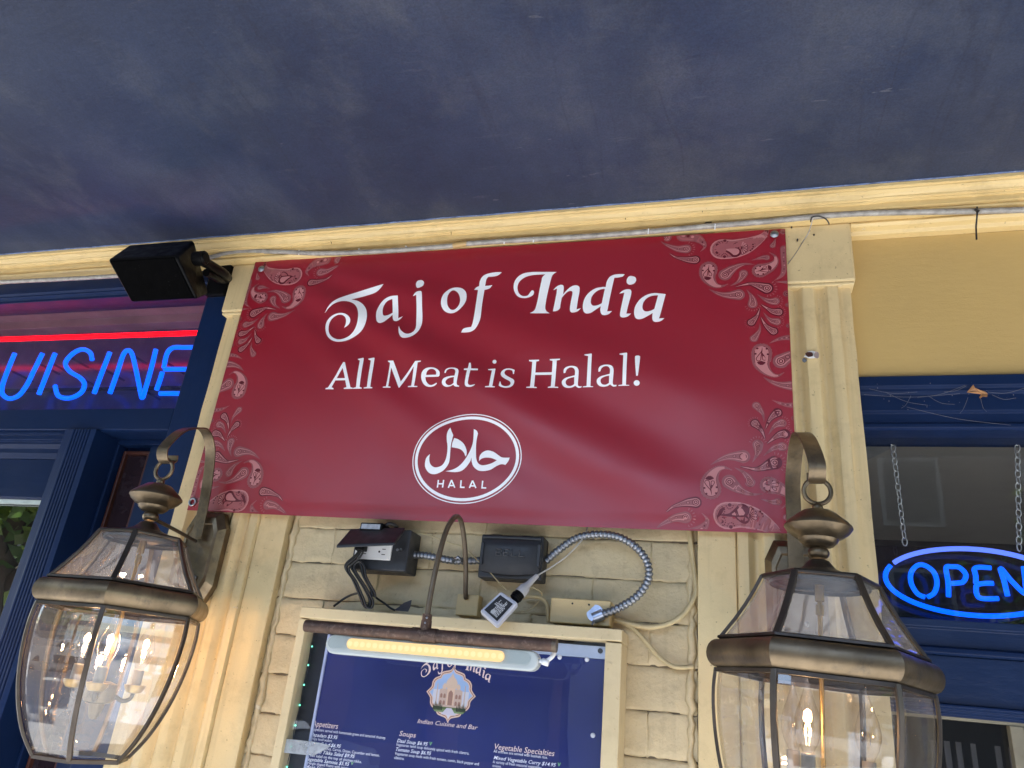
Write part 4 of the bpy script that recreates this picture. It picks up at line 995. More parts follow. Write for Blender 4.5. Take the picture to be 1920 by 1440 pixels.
    bx, bz = ribx
    path = [(bx, -0.030, bz - 0.075), (bx, -0.034, bz - 0.01), (bx, -0.046, bz + 0.065), (bx, -0.068, bz + 0.110), (bx, -0.104, bz + 0.132), (bx, -0.142, bz + 0.122), (bx, -0.176, bz + 0.088), (bx, -0.196, bz + 0.052)]
    tip = base + Rm @ Vector((0, 0, 0.052))
    path = [Vector(p) for p in path]
    for i, p in enumerate(path):
        f = max(0.0, (i - 2) / 5.0); p.x = p.x * (1 - f) + tip.x * f
    e = path[-1]
    path[-1] = Vector((tip.x, tip.y - 0.016, tip.z + 0.040)); path[-2] = Vector((path[-2].x, tip.y + 0.018, tip.z + 0.082))
    path += [Vector((tip.x, tip.y - 0.013, tip.z + 0.020)), Vector((tip.x, tip.y + 0.001, tip.z + 0.0135)), Vector((tip.x, tip.y + 0.013, tip.z + 0.021)), Vector((tip.x, tip.y + 0.012, tip.z + 0.032))]
    build('strap', MB().strip([W(p) for p in smoothpts(path, 8)], inv @ Vector((1, 0, 0)), 0.024, 0.0028), bronze, t, bevel=0.0006, **L)
    nk = base + Rm @ Vector((0, 0, -0.0385))
    st = smoothpts([nk, nk.lerp(Vector((bx, -0.034, nk.z - 0.006)), 0.5), Vector((bx, -0.030, nk.z - 0.008))], 4)
    build('stay', MB().tube([W(p) for p in st], 0.0036, 8), bronze_dark, t, smooth='all', **L)
    bh = [(-0.032, 0.090), (0.032, 0.090), (0.047, 0.058), (0.047, -0.058), (0.032, -0.090), (-0.032, -0.090), (-0.047, -0.058), (-0.047, 0.058)]
    vs = []; fs = []
    for k, (sc, y) in enumerate(((1.0, 0.009), (1.0, -0.006), (0.80, -0.020), (0.66, -0.0215), (0.64, -0.0175))):
        vs += [W((bx + a * sc, y, zc + b * (sc if k < 2 else (sc + 0.06)))) for a, b in bh]
    for i in range(4):
        for k in range(8): fs.append((i*8 + k, i*8 + (k+1) % 8, (i+1)*8 + (k+1) % 8, (i+1)*8 + k))
    fs.append(tuple(32 + k for k in range(8)))
    build('backplate', MB().add(vs, fs), bronze, t, bevel=0.0008, **L)
    build('backplate_screw', MB().ball(W((bx + 0.012, -0.020, zc - 0.045)), 0.0045, 10, 6), steel, t, smooth='all', **L)
    return t
lantern('bronze hexagonal wall lantern with three lit bulbs beside the blue doorway', (-1.0086, -0.2, 1.9376), (-0.0029 * 0, 0.0), -0.0168, (True, True, True), (-1.034, 1.972), 65, 1.866)
lantern('bronze hexagonal wall lantern hanging askew below the banner beside the shop window', (0.1295, -0.2, 1.9216), (0.0418, 0.0), 0.0195, (True, False, False), (0.112, 1.962), -115, 1.853)
# ------------------------------------------------------------------ neon signs
neon_blue = emit('neon_blue', (0.0, 0.075, 1.0), 0.75, (0.0, 0.01, 0.05))
neon_pale = emit('neon_pale_blue', (0.09, 0.17, 1.0), 0.5, (0.01, 0.02, 0.05))
neon_red = emit('neon_red', (1.0, 0.0006, 0.004), 1.5, (0.05, 0.0, 0.0))
ns = thing('neon_sign', 'blue neon script ending in UISINE under a red tube behind glass', 'neon sign', (-1.7, 0.15, 2.21), None)
YN = 0.150
def ntube(pts, ox, oy, s, Y, r, n=8, sm=True):
    q = [at(ox + a / s, oy + b / s, Y) for a, b in pts]
    return MB().tube(smoothpts(q, n) if sm else q, r, 10)
CU = [
 [(-95,960),(-130,920),(-200,930),(-265,1010),(-300,1120),(-300,1220),(-250,1262),(-180,1240),(-140,1180)],
 [(100,945),(60,1040),(20,1150),(15,1215),(60,1250),(125,1230),(180,1160),(230,1060),(287,945)],
 [(372,945),(318,1080),(262,1222)],
 [(622,988),(608,940),(555,918),(490,948),(442,1010),(470,1065),(540,1110),(570,1155),(545,1212),(470,1247),(395,1232),(372,1165)],
 [(742,938),(690,1070),(635,1215)],
 [(742,1215),(790,1080),(832,955),(865,925),(893,955),(925,1090),(950,1215),(962,1243),(980,1190),(1020,1050),(1052,920)],
]
for g in CU: build('letter_tube', ntube(g, 0, 400, 3.6, YN, 0.0060), neon_blue, ns, smooth='all')
eb = MB()
for g in ([(1340,904),(1240,905),(1170,907),(1128,945),(1106,1042)], [(1290,1052),(1200,1052),(1110,1052)], [(1096,1072),(1078,1130),(1056,1192)], [(1080,1216),(1150,1216),(1260,1216)]):
    q = [at(a / 3.6, 400 + b / 3.6, YN) for a, b in g]; eb.tube(smoothpts(q, 6), 0.0060, 10)
build('letter_tube', eb, neon_blue, ns, smooth='all')
q0, q1 = at(0, 400 + 851/3.6, 0.135), at(1320/3.6, 400 + 808/3.6, 0.135); d = (q1 - q0)
build('border_tube', MB().tube([(q0 - d * 1.6)[:], (q1 + d * 0.12)[:]], 0.0068, 10), neon_red, ns, smooth='all')
build('tube_support', MB().box(LX + 0.2, -1.26, 0.205, 0.2305, 2.345, 2.352).box(LX + 0.2, -1.26, 0.205, 0.2305, 2.245, 2.252), gloss_navy, ns)
clip = MB()
for (a, b) in ((70,1060),(255,1010),(345,1010),(455,960),(560,1120),(700,1050),(860,935),(945,1180),(1115,1000)):
    p = at(a / 3.6, 400 + b / 3.6, YN); clip.tube([p + Vector((0, 0.004, 0)), p + Vector((0, 0.078, 0))], 0.003, 6)
build('standoff', clip, glass('standoff_glass', (0.6, 0.65, 0.8), 1.4), ns)

op = thing('neon_sign', 'oval blue neon OPEN sign hanging on two chains in the right window', 'neon sign', (0.41, 0.15, 1.92), None)
QS = 3.097; YO = 0.140
oc = at(1300 + 1622/QS, 780 + 962/QS, YO)
ov = [(oc.x + 0.137 * math.cos(2*PI*k/64), YO, oc.z + 0.0565 * math.sin(2*PI*k/64)) for k in range(64)]
half = ov[6:28]; rest = ov[28:] + ov[:7]
build('border_tube', MB().tube(half, 0.0042, 10), neon_pale, op, smooth='all')
build('border_tube', MB().tube(rest, 0.0042, 10), neon_blue, op, smooth='all')
OP = [
 [(1345,1052),(1300,1030),(1265,970),(1265,910),(1300,868),(1345,868),(1395,905),(1415,965),(1400,1025),(1360,1052)],
 [(1482,1050),(1480,970),(1468,882),(1500,875),(1545,880),(1582,920),(1568,962),(1530,970),(1492,972)],
 [(1728,882),(1660,878),(1632,890),(1640,930),(1640,972)], [(1742,972),(1690,972),(1645,985),(1648,1040),(1680,1060),(1772,1060)],
 [(1825,1045),(1805,960),(1785,885),(1850,960),(1925,1030),(1930,980),(1918,875)],
]
for g in OP: build('letter_tube', ntube(g, 1300, 780, QS, YO - 0.004, 0.0040), neon_blue, op, smooth='all')
back_blue = glass('sign_backing_acrylic', (0.25, 0.27, 0.36), 1.33, 0.05, 0.0, 0.03, 5.0, (0.08, 0.1, 0.25))
build('backing', MB().box(oc.x - 0.146, oc.x + 0.146, 0.176, 0.180, 1.8385, oc.z + 0.064), back_blue, op)
build('base_tray', MB().box(oc.x - 0.10, oc.x + 0.146, 0.130, 0.165, 1.8375, 1.8445), paint('pale_tray', (0.5, 0.52, 0.6), 0.4, 0.1, 10), op)
# the two chains, link by link
link_mb = MB().tube([(0.0042 * math.cos(a), 0.0, 0.0075 * math.sin(a)) for a in [2*PI*k/12 for k in range(12)]], 0.0011, 5, closed=True)
chain_steel = paint('bright_chain', (0.6, 0.61, 0.62), 0.35, 0.1, 60, metal=0.7, bumpd=0.0)
def chain(p0, p1, label):
    t = thing('hanging_chain', label, 'chain', p0, 'chains holding up the window sign')
    d = (p1 - p0); n = int(d.length / 0.0118)
    first = None; random.seed(n)
    for i in range(n):
        if first is None: o = build('link', link_mb, chain_steel, t, smooth='all', local=True); first = o
        else: o = first.copy(); C.objects.link(o); o.parent = t
        o.location = d * ((i + 0.5) / n)
        ang = math.atan2(d.x, -d.z)
        o.rotation_euler = (0, -ang + random.uniform(-0.1, 0.1), (0.5 if i % 2 else -0.75) + random.uniform(-0.2, 0.2))
chain(at(1671, 811, 0.125), at(1697, 1022, 0.135), 'thin steel chain on the left of the oval window sign')
chain(at(1907, 811, 0.125), at(1911, 1032, 0.135), 'thin steel chain on the right of the oval window sign')

# ------------------------------------------------------------------ speaker
sp = thing('speaker', 'black outdoor loudspeaker on a bracket above the neon sign', 'speaker', tuple(at(300, 505, -0.09)), None)
N_ = lambda a, b, Y: at(a / 3.6, 400 + b / 3.6, Y)
fA, fB, fC, fD = N_(722,312,-0.205), N_(1188,285,-0.205), N_(1335,580,-0.135), N_(882,604,-0.135)
bA, bB, bC, bD = N_(868,212,-0.125), N_(1312,178,-0.125), N_(1410,548,-0.062), N_(1010,565,-0.062)
body = MB().hull8([fD, fC, bC, bD, fA, fB, bB, bA])
build('cabinet', body, black_plastic, sp, bevel=0.008, bseg=4, smooth=False)
cn = (fA + fB + fC + fD) / 4; nn = (fB - fA).cross(fD - fA).normalized()
if nn.dot(CAM - cn) < 0: nn = -nn
g4 = [cn + (p - cn) * 0.93 + nn * 0.0022 for p in (fD, fC, fB, fA)]; g0 = [cn + (p - cn) * 0.93 - nn * 0.004 for p in (fD, fC, fB, fA)]
build('grille', MB().hull8(g0 + g4), grille_mat, sp, bevel=0.002)
kp = N_(1352, 305, -0.155); kn = (fB - fA).normalized()
build('knob', MB().tube([kp - kn * 0.012, kp + kn * 0.012], 0.0165, 24).tube([kp + kn * 0.012, kp + kn * 0.016], [0.0145, 0.011], 24), black_plastic, sp, smooth=True)
arm0 = N_(1385, 330, -0.130); arm1 = N_(1500, 400, -0.06); arm2 = N_(1535, 440, 0.0)
build('bracket_arm', MB().tube(smoothpts([kp, arm0, arm1, arm2], 6), [0.0125] * 7 + [0.0115] * 12, 14), black_plastic, sp, smooth=True)
build('bracket_arm', MB().tube(smoothpts([N_(1390,400,-0.11), N_(1440,420,-0.08), N_(1490,450,-0.03), N_(1520,450,0.0)], 6), 0.009, 12), black_plastic, sp, smooth=True)
wp = N_(1500, 440, 0.010)
build('wall_plate', MB().box(wp.x - 0.035, wp.x + 0.022, 0.002, 0.0175, wp.z - 0.05, wp.z + 0.045), black_plastic, sp, bevel=0.004)

# ------------------------------------------------------------------ rope light under the cornice
tube_clear = paint('clear_tube', (0.32, 0.30, 0.27), 0.2, 0.3, 60, dirt=0.5, dirtcol=(0.16, 0.13, 0.09), bumpd=0.0008, bscale=120)
rp = [(-30,530),(60,526),(190,519),(300,509),(430,474),(520,472),(600,475),(690,472),(760,468),(858,460)]
rp2 = [(872,457),(960,451),(1100,443),(1230,433),(1330,424),(1440,415),(1520,407),(1600,401),(1700,398),(1830,396),(1935,393)]
rope = thing('rope_light', 'clear plastic rope light tube running along under the cornice', 'rope light', (-0.4, -0.02, 2.57))
def ropeseg(L, ya, yb): return smoothpts([at(a, b, ya + (yb - ya) * i / (len(L) - 1)) for i, (a, b) in enumerate(L)], 6)
build('tube', MB().tube(ropeseg(rp, -0.022, -0.024), 0.0058, 10), tube_clear, rope, smooth='all')
build('tube', MB().tube(ropeseg(rp2, -0.024, -0.016), 0.0060, 10), tube_clear, rope, smooth='all')
build('coupling', MB().tube([at(850, 461, -0.024), at(876, 456, -0.024)], 0.0066, 12), paint('amber_coupling', (0.45, 0.30, 0.12), 0.4, 0.2, 60), rope, smooth=True)
rnd = random.Random(4)
for (a, b) in ((672,467),(760,462),(945,449),(1215,430),(1340,421),(1000,446),(560,470)):
    p = at(a, b, -0.028); build('clip', MB().tube([p + Vector((0, 0.010, 0.004)), p + Vector((0.001, 0, 0.001)), p + Vector((0, 0.004, -0.009))], 0.0013, 6), white_plastic, rope)
tag(build('cable_tie', MB().tube([at(1832, 388, -0.026), at(1832, 404, -0.026), at(1830, 426, -0.016), at(1831, 449, -0.012)], 0.0016, 6).tube([at(1828, 392, -0.027), at(1836, 397, -0.027)], 0.0025, 6), cable_black, base=tuple(at(1832, 449, -0.012))), 'black cable tie hanging from the rope light at the far right', 'cable tie')
tag(build('wire_tie', MB().tube(smoothpts([at(1520, 416, -0.026), at(1523, 407, -0.027), at(1538, 406, -0.026), at(1550, 412, -0.022), at(1555, 421, -0.016)], 5), 0.0013, 6), cable_black, base=tuple(at(1520, 416, -0.026))), 'black wire tie twisted round the rope light above the banner corner', 'wire tie')
tag(build('thin_wire', MB().tube(smoothpts([at(1524, 411, -0.024), at(1516, 436, -0.010), at(1506, 452, -0.004), at(1492, 475, -0.004), at(1477, 495, -0.006)], 6), 0.0007, 5), steel, base=tuple(at(1477, 495, -0.006))), 'thin wire slanting from the rope light to the edge of the banner', 'wire')
# nails and screw holes in the right capital block
hole = paint('nail_hole', (0.03, 0.025, 0.02), 0.7, 0.2, 20)
for i, ((a, b), lab) in enumerate((((1495, 452), 'small dark nail in the right capital block beside the wire'), ((1484, 427), 'topmost of the small nails by the banner corner'), ((1526, 441), 'small nail in the middle of the right capital block'))):
    p = at(a, b, 0.003); tag(build('nail', MB().tube([p + Vector((0, 0.002, 0)), p + Vector((0, -0.0025 - 0.004 * (i == 0), 0))], 0.0017, 8), hole, base=tuple(p)), lab, 'nail')
# torn fitting on the right pilaster
p = at(1519, 668, 0.006); tf = thing('paint_chip', 'torn white and rust brown paint chip on the right pilaster', 'paint chip', tuple(p))
random.seed(12)
def scrap(cx, cz, w, h, y, mat, name):
    n = 9; vs = []
    for k in range(n):
        a = 2 * PI * k / n; vs.append((cx + w * math.cos(a) * random.uniform(0.75, 1.15), y + random.uniform(-0.0015, 0.001), cz + h * math.sin(a) * random.uniform(0.75, 1.15)))
    vs2 = [(x, y_ + 0.0018, z) for x, y_, z in vs]; fs = [tuple(range(n))[::-1], tuple(range(n, 2*n))] + [(k, (k+1) % n, n + (k+1) % n, n + k) for k in range(n)]
    build(name, MB().add(vs + vs2, fs), mat, tf)
scrap(p.x + 0.003, p.z + 0.002, 0.013, 0.0085, p.y - 0.002, white_plastic, 'white_flake'); scrap(p.x - 0.001, p.z + 0.0025, 0.0075, 0.0055, p.y - 0.0046, wood_brown, 'rust_patch')
scrap(p.x + 0.011, p.z, 0.005, 0.008, p.y - 0.0048, paint('grey_flake', (0.35, 0.27, 0.25), 0.6), 'grey_flake'); scrap(p.x - 0.011, p.z - 0.009, 0.0042, 0.0042, p.y - 0.003, steel, 'nail_head')

# leaf and webs on the shop window head
lf = [(1795,723),(1800,738),(1812,741),(1822,733),(1826,720),(1832,728),(1842,731),(1849,734),(1852,741),(1850,745),(1842,744),(1836,746),(1836,738),(1824,734),(1814,737)]
lf = [(1813,735),(1822,731),(1827,729),(1825,721),(1828,727),(1836,731),(1846,733),(1852,738),(1851,744),(1843,743),(1838,747),(1836,745),(1840,739),(1834,735),(1822,735)]
vs = [at(a, b, 0.0235 + 0.004 * math.sin(i * 1.3)) for i, (a, b) in enumerate(lf)]; n = len(vs)
tag(build('dead_leaf', MB().add(vs + [v + Vector((0, 0.0008, 0)) for v in vs], [tuple(range(n)), tuple(range(n, 2*n))[::-1]] + [(k, (k+1) % n, n + (k+1) % n, n + k) for k in range(n)]), paint('dead_leaf_brown', (0.40, 0.20, 0.085), 0.6, 0.3, 60), base=tuple(vs[0])), 'orange brown dead leaf caught in a web on the blue window head', 'leaf')
wm = MB(); random.seed(8)
for (a, b, c_, d_) in ((1700,763,1895,797),(1620,740,1800,738),(1720,745,1810,722),(1825,715,1838,700),(1838,745,1850,772),(1660,735,1740,760),(1690,765,1708,742),(1852,735,1920,728),(1740,742,1790,758),(1800,775,1815,745),(1770,735,1822,717),(1630,729,1720,735),(1860,740,1905,746)):
    A0, B0 = at(a, b, 0.030), at(c_, d_, 0.028); m_ = A0.lerp(B0, 0.5) + Vector((0, 0.004, -0.004)); wm.tube(smoothpts([A0, m_, B0], 5), 0.00026, 4)
for _ in range(26):
    p = at(random.uniform(1640, 1915), random.uniform(712, 770), 0.0278 if random.random() < .5 else 0.033); wm.ball(p, random.uniform(0.0003, 0.0009), 6, 4)
tag(build('cobweb', wm, paint('web_silk', (0.13, 0.13, 0.15), 0.6), base=tuple(at(1760, 740, 0.03))), 'dusty cobweb strands across the blue head of the right window', 'cobweb')

# ------------------------------------------------------------------ electrical fittings on the brick wall
R_ = lambda a, b, Y: at(600 + a / 2.6667, 950 + b / 2.6667, Y)
ob = thing('outlet_box', 'charcoal outdoor outlet box with its lid flipped open and white sockets', 'outlet box', tuple(R_(285, 320, 0.02)))
a0, a1 = R_(150, 205, -0.020), R_(430, 325, -0.020); zt_ = R_(420, 115, -0.020).z
bx0_, bx1_, bz0_ = R_(150,310,-0.02).x, R_(428,320,-0.02).x, (R_(160,312,-0.02).z + R_(430,325,-0.02).z) / 2
build('box', MB().box(bx0_, bx1_, -0.020, 0.034, bz0_, zt_), grey_box, ob, bevel=0.003)
h0, h1 = R_(150, 125, -0.028), R_(425, 118, -0.028); e0, e1 = R_(80, 200, -0.078), R_(375, 188, -0.078); e2 = R_(412, 160, -0.055)
build('lid', MB().hull8([e0 - Vector((0,0,0.003)), e1 - Vector((0,0,0.003)), h1 - Vector((0,0,0.004)), h0 - Vector((0,0,0.004)), e0 + Vector((0,0,0.003)), e1 + Vector((0,0,0.003)), h1 + Vector((0,0,0.006)), h0 + Vector((0,0,0.006))]), grey_box, ob, bevel=0.0025)
o0, o1 = R_(168, 262, -0.024), R_(362, 186, -0.024)
build('socket_plate', MB().box(o0.x, o1.x, -0.0245, -0.0195, o0.z + 0.001, o1.z), white_plastic, ob, bevel=0.0015)
oz = (o0.z + o1.z) / 2; ow = o1.x - o0.x
sl = MB()
for cx_ in (0.28, 0.80):
    x_ = o0.x + ow * cx_
    for dz_ in (-0.005, 0.005): sl.box(x_ - 0.0035, x_ + 0.0035, -0.0252, -0.0243, oz + dz_ - 0.0007, oz + dz_ + 0.0007)
    sl.tube([(x_ - 0.009, -0.0252, oz), (x_ - 0.009, -0.0243, oz)], 0.002, 10)
build('socket_slots', sl, print_dark, ob)
build('plug', MB().box(o0.x + 0.008, o0.x + 0.026, -0.044, -0.0246, oz - 0.002, oz + 0.013), black_plastic, ob, bevel=0.002)
pw = R_(395, 220, -0.024); build('screw', MB().tube([pw, pw + Vector((0, -0.008, 0))], 0.0028, 8).tube([pw + Vector((0.004, 0, 0.002)), pw + Vector((0.006, -0.006, 0.002))], 0.0022, 8), steel, ob)

ad = thing('plug_adapter', 'small black power adapter with a pale label on top of the open outlet lid', 'adapter', tuple(R_(255, 115, -0.03)))
p0, p1 = R_(198, 118, -0.035), R_(312, 82, -0.035)
build('body', MB().box(p0.x, p1.x + 0.002, -0.036, 0.006, p0.z, p1.z), black_plastic, ad, bevel=0.002)
build('label', MB().box(p0.x + 0.003, p1.x - 0.003, -0.0366, -0.0361, p0.z + 0.003, p1.z - 0.003), paint('grey_label', (0.35, 0.37, 0.42), 0.4, 0.3, 150), ad)
build('prong', MB().box(p0.x - 0.007, p0.x + 0.001, -0.022, -0.0205, p1.z - 0.012, p1.z - 0.006), steel, ad)
build('cord', MB().tube(smoothpts([R_(325, 95, -0.02), R_(350, 85, -0.02), R_(385, 100, -0.01), R_(370, 112, 0.0)], 6), 0.0035, 8), cable_black, ad, smooth='all')

bb = thing('junction_box', 'charcoal weatherproof box with a closed curved lid reading BELL', 'junction box', tuple(R_(960, 370, 0.02)))
x0, x1 = R_(797, 250, -0.008).x, R_(1112, 260, -0.008).x; z0, z1 = R_(960, 362, -0.008).z, R_(960, 142, -0.008).z
build('box', MB().box(x0, x1, -0.008, 0.034, z0, z1), grey_box, bb, bevel=0.003)
vs = []; fs = []; NX = 12; NZ = 8
lx0, lx1, lz0, lz1 = x0 + 0.006, x1 - 0.004, z0 + 0.012, z1 - 0.010
for j in range(NZ + 1):
    for i in range(NX + 1):
        u, v = i / NX, j / NZ
        y = -0.0085 - 0.016 * (math.sin(PI * min(1, max(0, u * 0.94 + 0.03))) ** 0.35) * (math.sin(PI * (0.06 + 0.88 * (1 - v) ** 0.7)) ** 0.5)
        vs.append((lx0 + (lx1 - lx0) * u, y, lz0 + (lz1 - lz0) * v - 0.006 * (1 - v) * (4 * u * (1 - u))))
for j in range(NZ):
    for i in range(NX):
        a = j * (NX + 1) + i; fs.append((a, a + 1, a + NX + 2, a + NX + 1))
n0 = len(vs); rim = list(range(NX + 1)) + [(j + 1) * (NX + 1) - 1 for j in range(1, NZ + 1)] + [NZ * (NX + 1) + i for i in range(NX - 1, -1, -1)] + [j * (NX + 1) for j in range(NZ - 1, 0, -1)]
for r in rim: vs.append((vs[r][0], -0.0075, vs[r][2]))
for k in range(len(rim)): fs.append((rim[k], n0 + k, n0 + (k+1) % len(rim), rim[(k+1) % len(rim)]))
build('lid', MB().add(vs, fs), grey_box, bb, smooth=True)
build('hinge_bar', MB().tube([(lx0, -0.010, z1 - 0.006), (lx1, -0.010, z1 - 0.006)], 0.004, 10), grey_box, bb, smooth=True)
build('lid_hook', MB().box(lx0 - 0.002, lx0 + 0.004, -0.019, -0.009, lz0 + 0.01, lz0 + 0.05).box(lx1 - 0.004, lx1 + 0.002, -0.019, -0.009, lz0 + 0.01, lz0 + 0.05), grey_box, bb, bevel=0.001)
bz = (lz0 + lz1) / 2 + 0.003; bxm = (lx0 + lx1) / 2 + 0.002; lt = MB(); lh, lwd = 0.0115, 0.0095
def seg(x0_, z0_, x1_, z1_):
    lt.tube([(bxm + x0_, -0.0252, bz + z0_), (bxm + x1_, -0.0252, bz + z1_)], 0.0010, 6)
for i, chs in enumerate('BELL'):
    ox = -0.026 + i * 0.0145
    seg(ox, -lh/2, ox, lh/2); seg(ox, -lh/2, ox + lwd, -lh/2)
    if chs in 'BE': seg(ox, 0, ox + lwd * 0.9, 0); seg(ox, lh/2, ox + lwd, lh/2)
    if chs == 'B': seg(ox + lwd, -lh/2, ox + lwd, -0.0008); seg(ox + lwd, 0.0008, ox + lwd, lh/2)
build('raised_lettering', lt, paint('worn_grey_plastic', (0.06, 0.062, 0.07), 0.4), bb, smooth='all')

# armoured flexible conduit
def flex(pts, name='conduit', r=0.0072):
    q = smoothpts(pts, 80); out = []; rs = []; L = 0
    dense_ = [q[0]]; acc = 0
    for i in range(1, len(q)):
        acc += (q[i] - q[i-1]).length
        if acc >= 0.0008: dense_.append(q[i]); L += acc; acc = 0
    s = 0
    for i, p in enumerate(dense_):
        if i: s += (p - dense_[i-1]).length
        ph = (s % 0.0076) / 0.0076
        rs.append(r * (1.0 if ph < 0.62 else 0.80) if 0.08 < ph < 0.62 else (r * 0.93 if ph <= 0.08 else r * 0.78))
    return MB().tube(dense_, rs, 14)
fx = thing('flexible_conduit', 'short silver flexible conduit joining the open outlet box to the closed box', 'conduit', tuple(R_(620, 260, 0.015)))
build('armour', flex([R_(452, 240, 0.012), R_(520, 244, 0.010), R_(590, 256, 0.010), R_(650, 268, 0.010), R_(720, 272, 0.010), R_(800, 268, 0.012)]), steel, fx, smooth='all')
build('strap_clip', MB().tube([R_(664, 275, 0.004), R_(690, 252, -0.002), R_(716, 275, 0.004)], 0.003, 8), steel, fx, smooth='all')
fx2 = thing('flexible_conduit', 'long silver flexible conduit looping from the closed box down to the painted box', 'conduit', tuple(R_(1480, 510, 0.0)))
build('armour', flex([R_(1130, 272, 0.012), R_(1200, 212, 0.008), R_(1290, 155, 0.004), R_(1400, 139, 0.0), R_(1500, 155, -0.004), R_(1585, 208, -0.006), R_(1636, 280, -0.008), R_(1640, 365, -0.008), R_(1585, 448, -0.008), R_(1490, 508, -0.010), R_(1385, 550, -0.016)]), steel, fx2, smooth='all')
ce = R_(1385, 545, -0.014)
build('connector', MB().disc(ce + Vector((-0.004, 0.006, 0.004)), 0.0145, (-0.2, -1, 0.2), 0.006, 20).tube([ce + Vector((0.010, 0, 0.003)), ce + Vector((-0.006, 0, -0.005))], 0.0092, 14), paint('bright_connector', (0.45, 0.5, 0.62), 0.3, 0.15, 60, metal=0.9, bumpd=0.0), fx2, smooth=True)
build('connector_screw', MB().tube([ce + Vector((-0.004, -0.004, -0.008)), ce + Vector((-0.006, -0.008, -0.017))], 0.0022, 8), steel, fx2)

# painted junction boxes
def pbox(label, a, b, c, d, Y, name='painted_box'):
    x0, z1 = R_(a, b, Y).x, R_((a + c) / 2, b, Y).z; x1, z0 = R_(c, d, Y).x, R_((a + c) / 2, d, Y).z
    return tag(build(name, MB().box(x0, x1, Y, 0.034, z0, z1), cream, base=((x0 + x1) / 2, 0.034, z0), bevel=0.002), label, 'junction box')
pb1 = pbox('small square cream painted box that the gooseneck lamp arm springs from', 687, 438, 785, 545, 0.010)
pb2 = pbox('wide cream painted metal box at the end of the looping conduit', 1155, 462, 1450, 588, -0.008)
hl = MB()
for a, b in ((1262, 484), (1345, 490)): q = R_(a, b, -0.0085); hl.tube([q, q + Vector((0, 0.002, 0))], 0.0018, 8)
ho = build('knockout_hole', hl, hole, None, base=tuple(ORG[pb2.name])); ho.parent = pb2; ho.location = (0, 0, 0)

# cables on the wall
def cable(name, label, pts, r, mat, cat='cable'):
    q = smoothpts([R_(*p) for p in pts], 6)
    return tag(build(name, MB().tube(q, r, 8), mat, base=tuple(q[0]), smooth='all'), label, cat)
cable('painted_cable', 'cream painted cable curving from the wide box up behind the banner', [(1468,565,0.015),(1520,578,0.018),(1640,602,0.02),(1740,585,0.02),(1815,540,0.02),(1868,460,0.022),(1880,400,0.024),(1862,250,0.024),(1845,110,0.024)], 0.0045, cable_cream)
cable('painted_cable', 'cream painted cable slanting down beside the menu case to the right', [(1500,575,0.02),(1560,605,0.022),(1620,665,0.022),(1690,745,0.022),(1770,800,0.022),(1870,800,0.024)], 0.0038, cable_cream)
cable('painted_cable', 'grey cream cable arching down between the adapter and the wide box', [(1015,455,0.02),(1060,450,0.01),(1110,460,0.006),(1138,500,0.006),(1140,580,0.010)], 0.0034, cable_cream)
cable('thin_wire', 'thin clear wire running from the outlet box to the white adapter', [(478,125,0.02),(560,148,0.012),(650,182,0.008),(720,205,0.006),(790,270,0.0),(850,328,-0.01),(900,385,-0.03),(938,420,-0.045)], 0.0011, cable_cream, 'wire')
cable('thin_wire', 'thin clear wire dropping from behind the banner to the adapter plug', [(1340,92,0.02),(1325,140,0.006),(1290,190,-0.006),(1230,250,-0.012),(1160,300,-0.02),(1085,345,-0.035)], 0.0014, paint('clear_wire', (0.45, 0.42, 0.38), 0.3), 'wire')
cable('thin_wire', 'thin pale looping wire behind the white adapter', [(1030,420,0.01),(1065,405,0.005),(1100,425,0.005),(1110,445,0.008),(1080,490,0.012),(1040,520,0.012),(1000,520,0.012)], 0.0011, cable_cream, 'wire')
cable('black_cable', 'black cable leading left from the coil to the top of the menu case', [(205,430,-0.02),(160,440,-0.01),(120,460,-0.01),(90,482,-0.015),(68,498,-0.02)], 0.0022, cable_black)
cable('black_cable', 'black cable leading right from the coil to a dark strip of tape', [(250,430,-0.02),(290,462,-0.012),(325,485,-0.01),(350,505,-0.008),(375,518,-0.006)], 0.0019, cable_black)
cc = MB()
for i in range(5):
    dx = i * 5; q = [R_(a + dx * (0.4 if i % 2 else 1), b + i * 3, -0.030 - 0.003 * i) for a, b in ((200,205),(180,240),(132,282),(128,312),(160,360),(195,440),(215,490),(240,492),(245,460),(215,400),(170,330),(150,290),(175,262),(200,285),(212,340),(250,410),(258,440))]
    cc.tube(smoothpts(q, 5), 0.0019, 7)
tag(build('cable_coil', cc, cable_black, base=tuple(R_(200, 490, -0.03)), smooth='all'), 'bundled coil of thin black cord hanging below the open outlet', 'cord')
tv = [R_(368, 518, -0.004), R_(395, 500, -0.006), R_(420, 480, -0.008), R_(458, 466, -0.012), R_(452, 500, -0.010), R_(440, 525, -0.006)]
tag(build('tape_flap', MB().add([v for v in tv] + [v + Vector((0, 0.0008, 0)) for v in tv], [tuple(range(6)), tuple(range(6, 12))[::-1]] + [(k, (k+1) % 6, 6 + (k+1) % 6, 6 + k) for k in range(6)]), paint('grey_tape', (0.045, 0.045, 0.06), 0.5), base=tuple(tv[0])), 'dark grey scrap of tape on the wall above the menu case', 'tape')

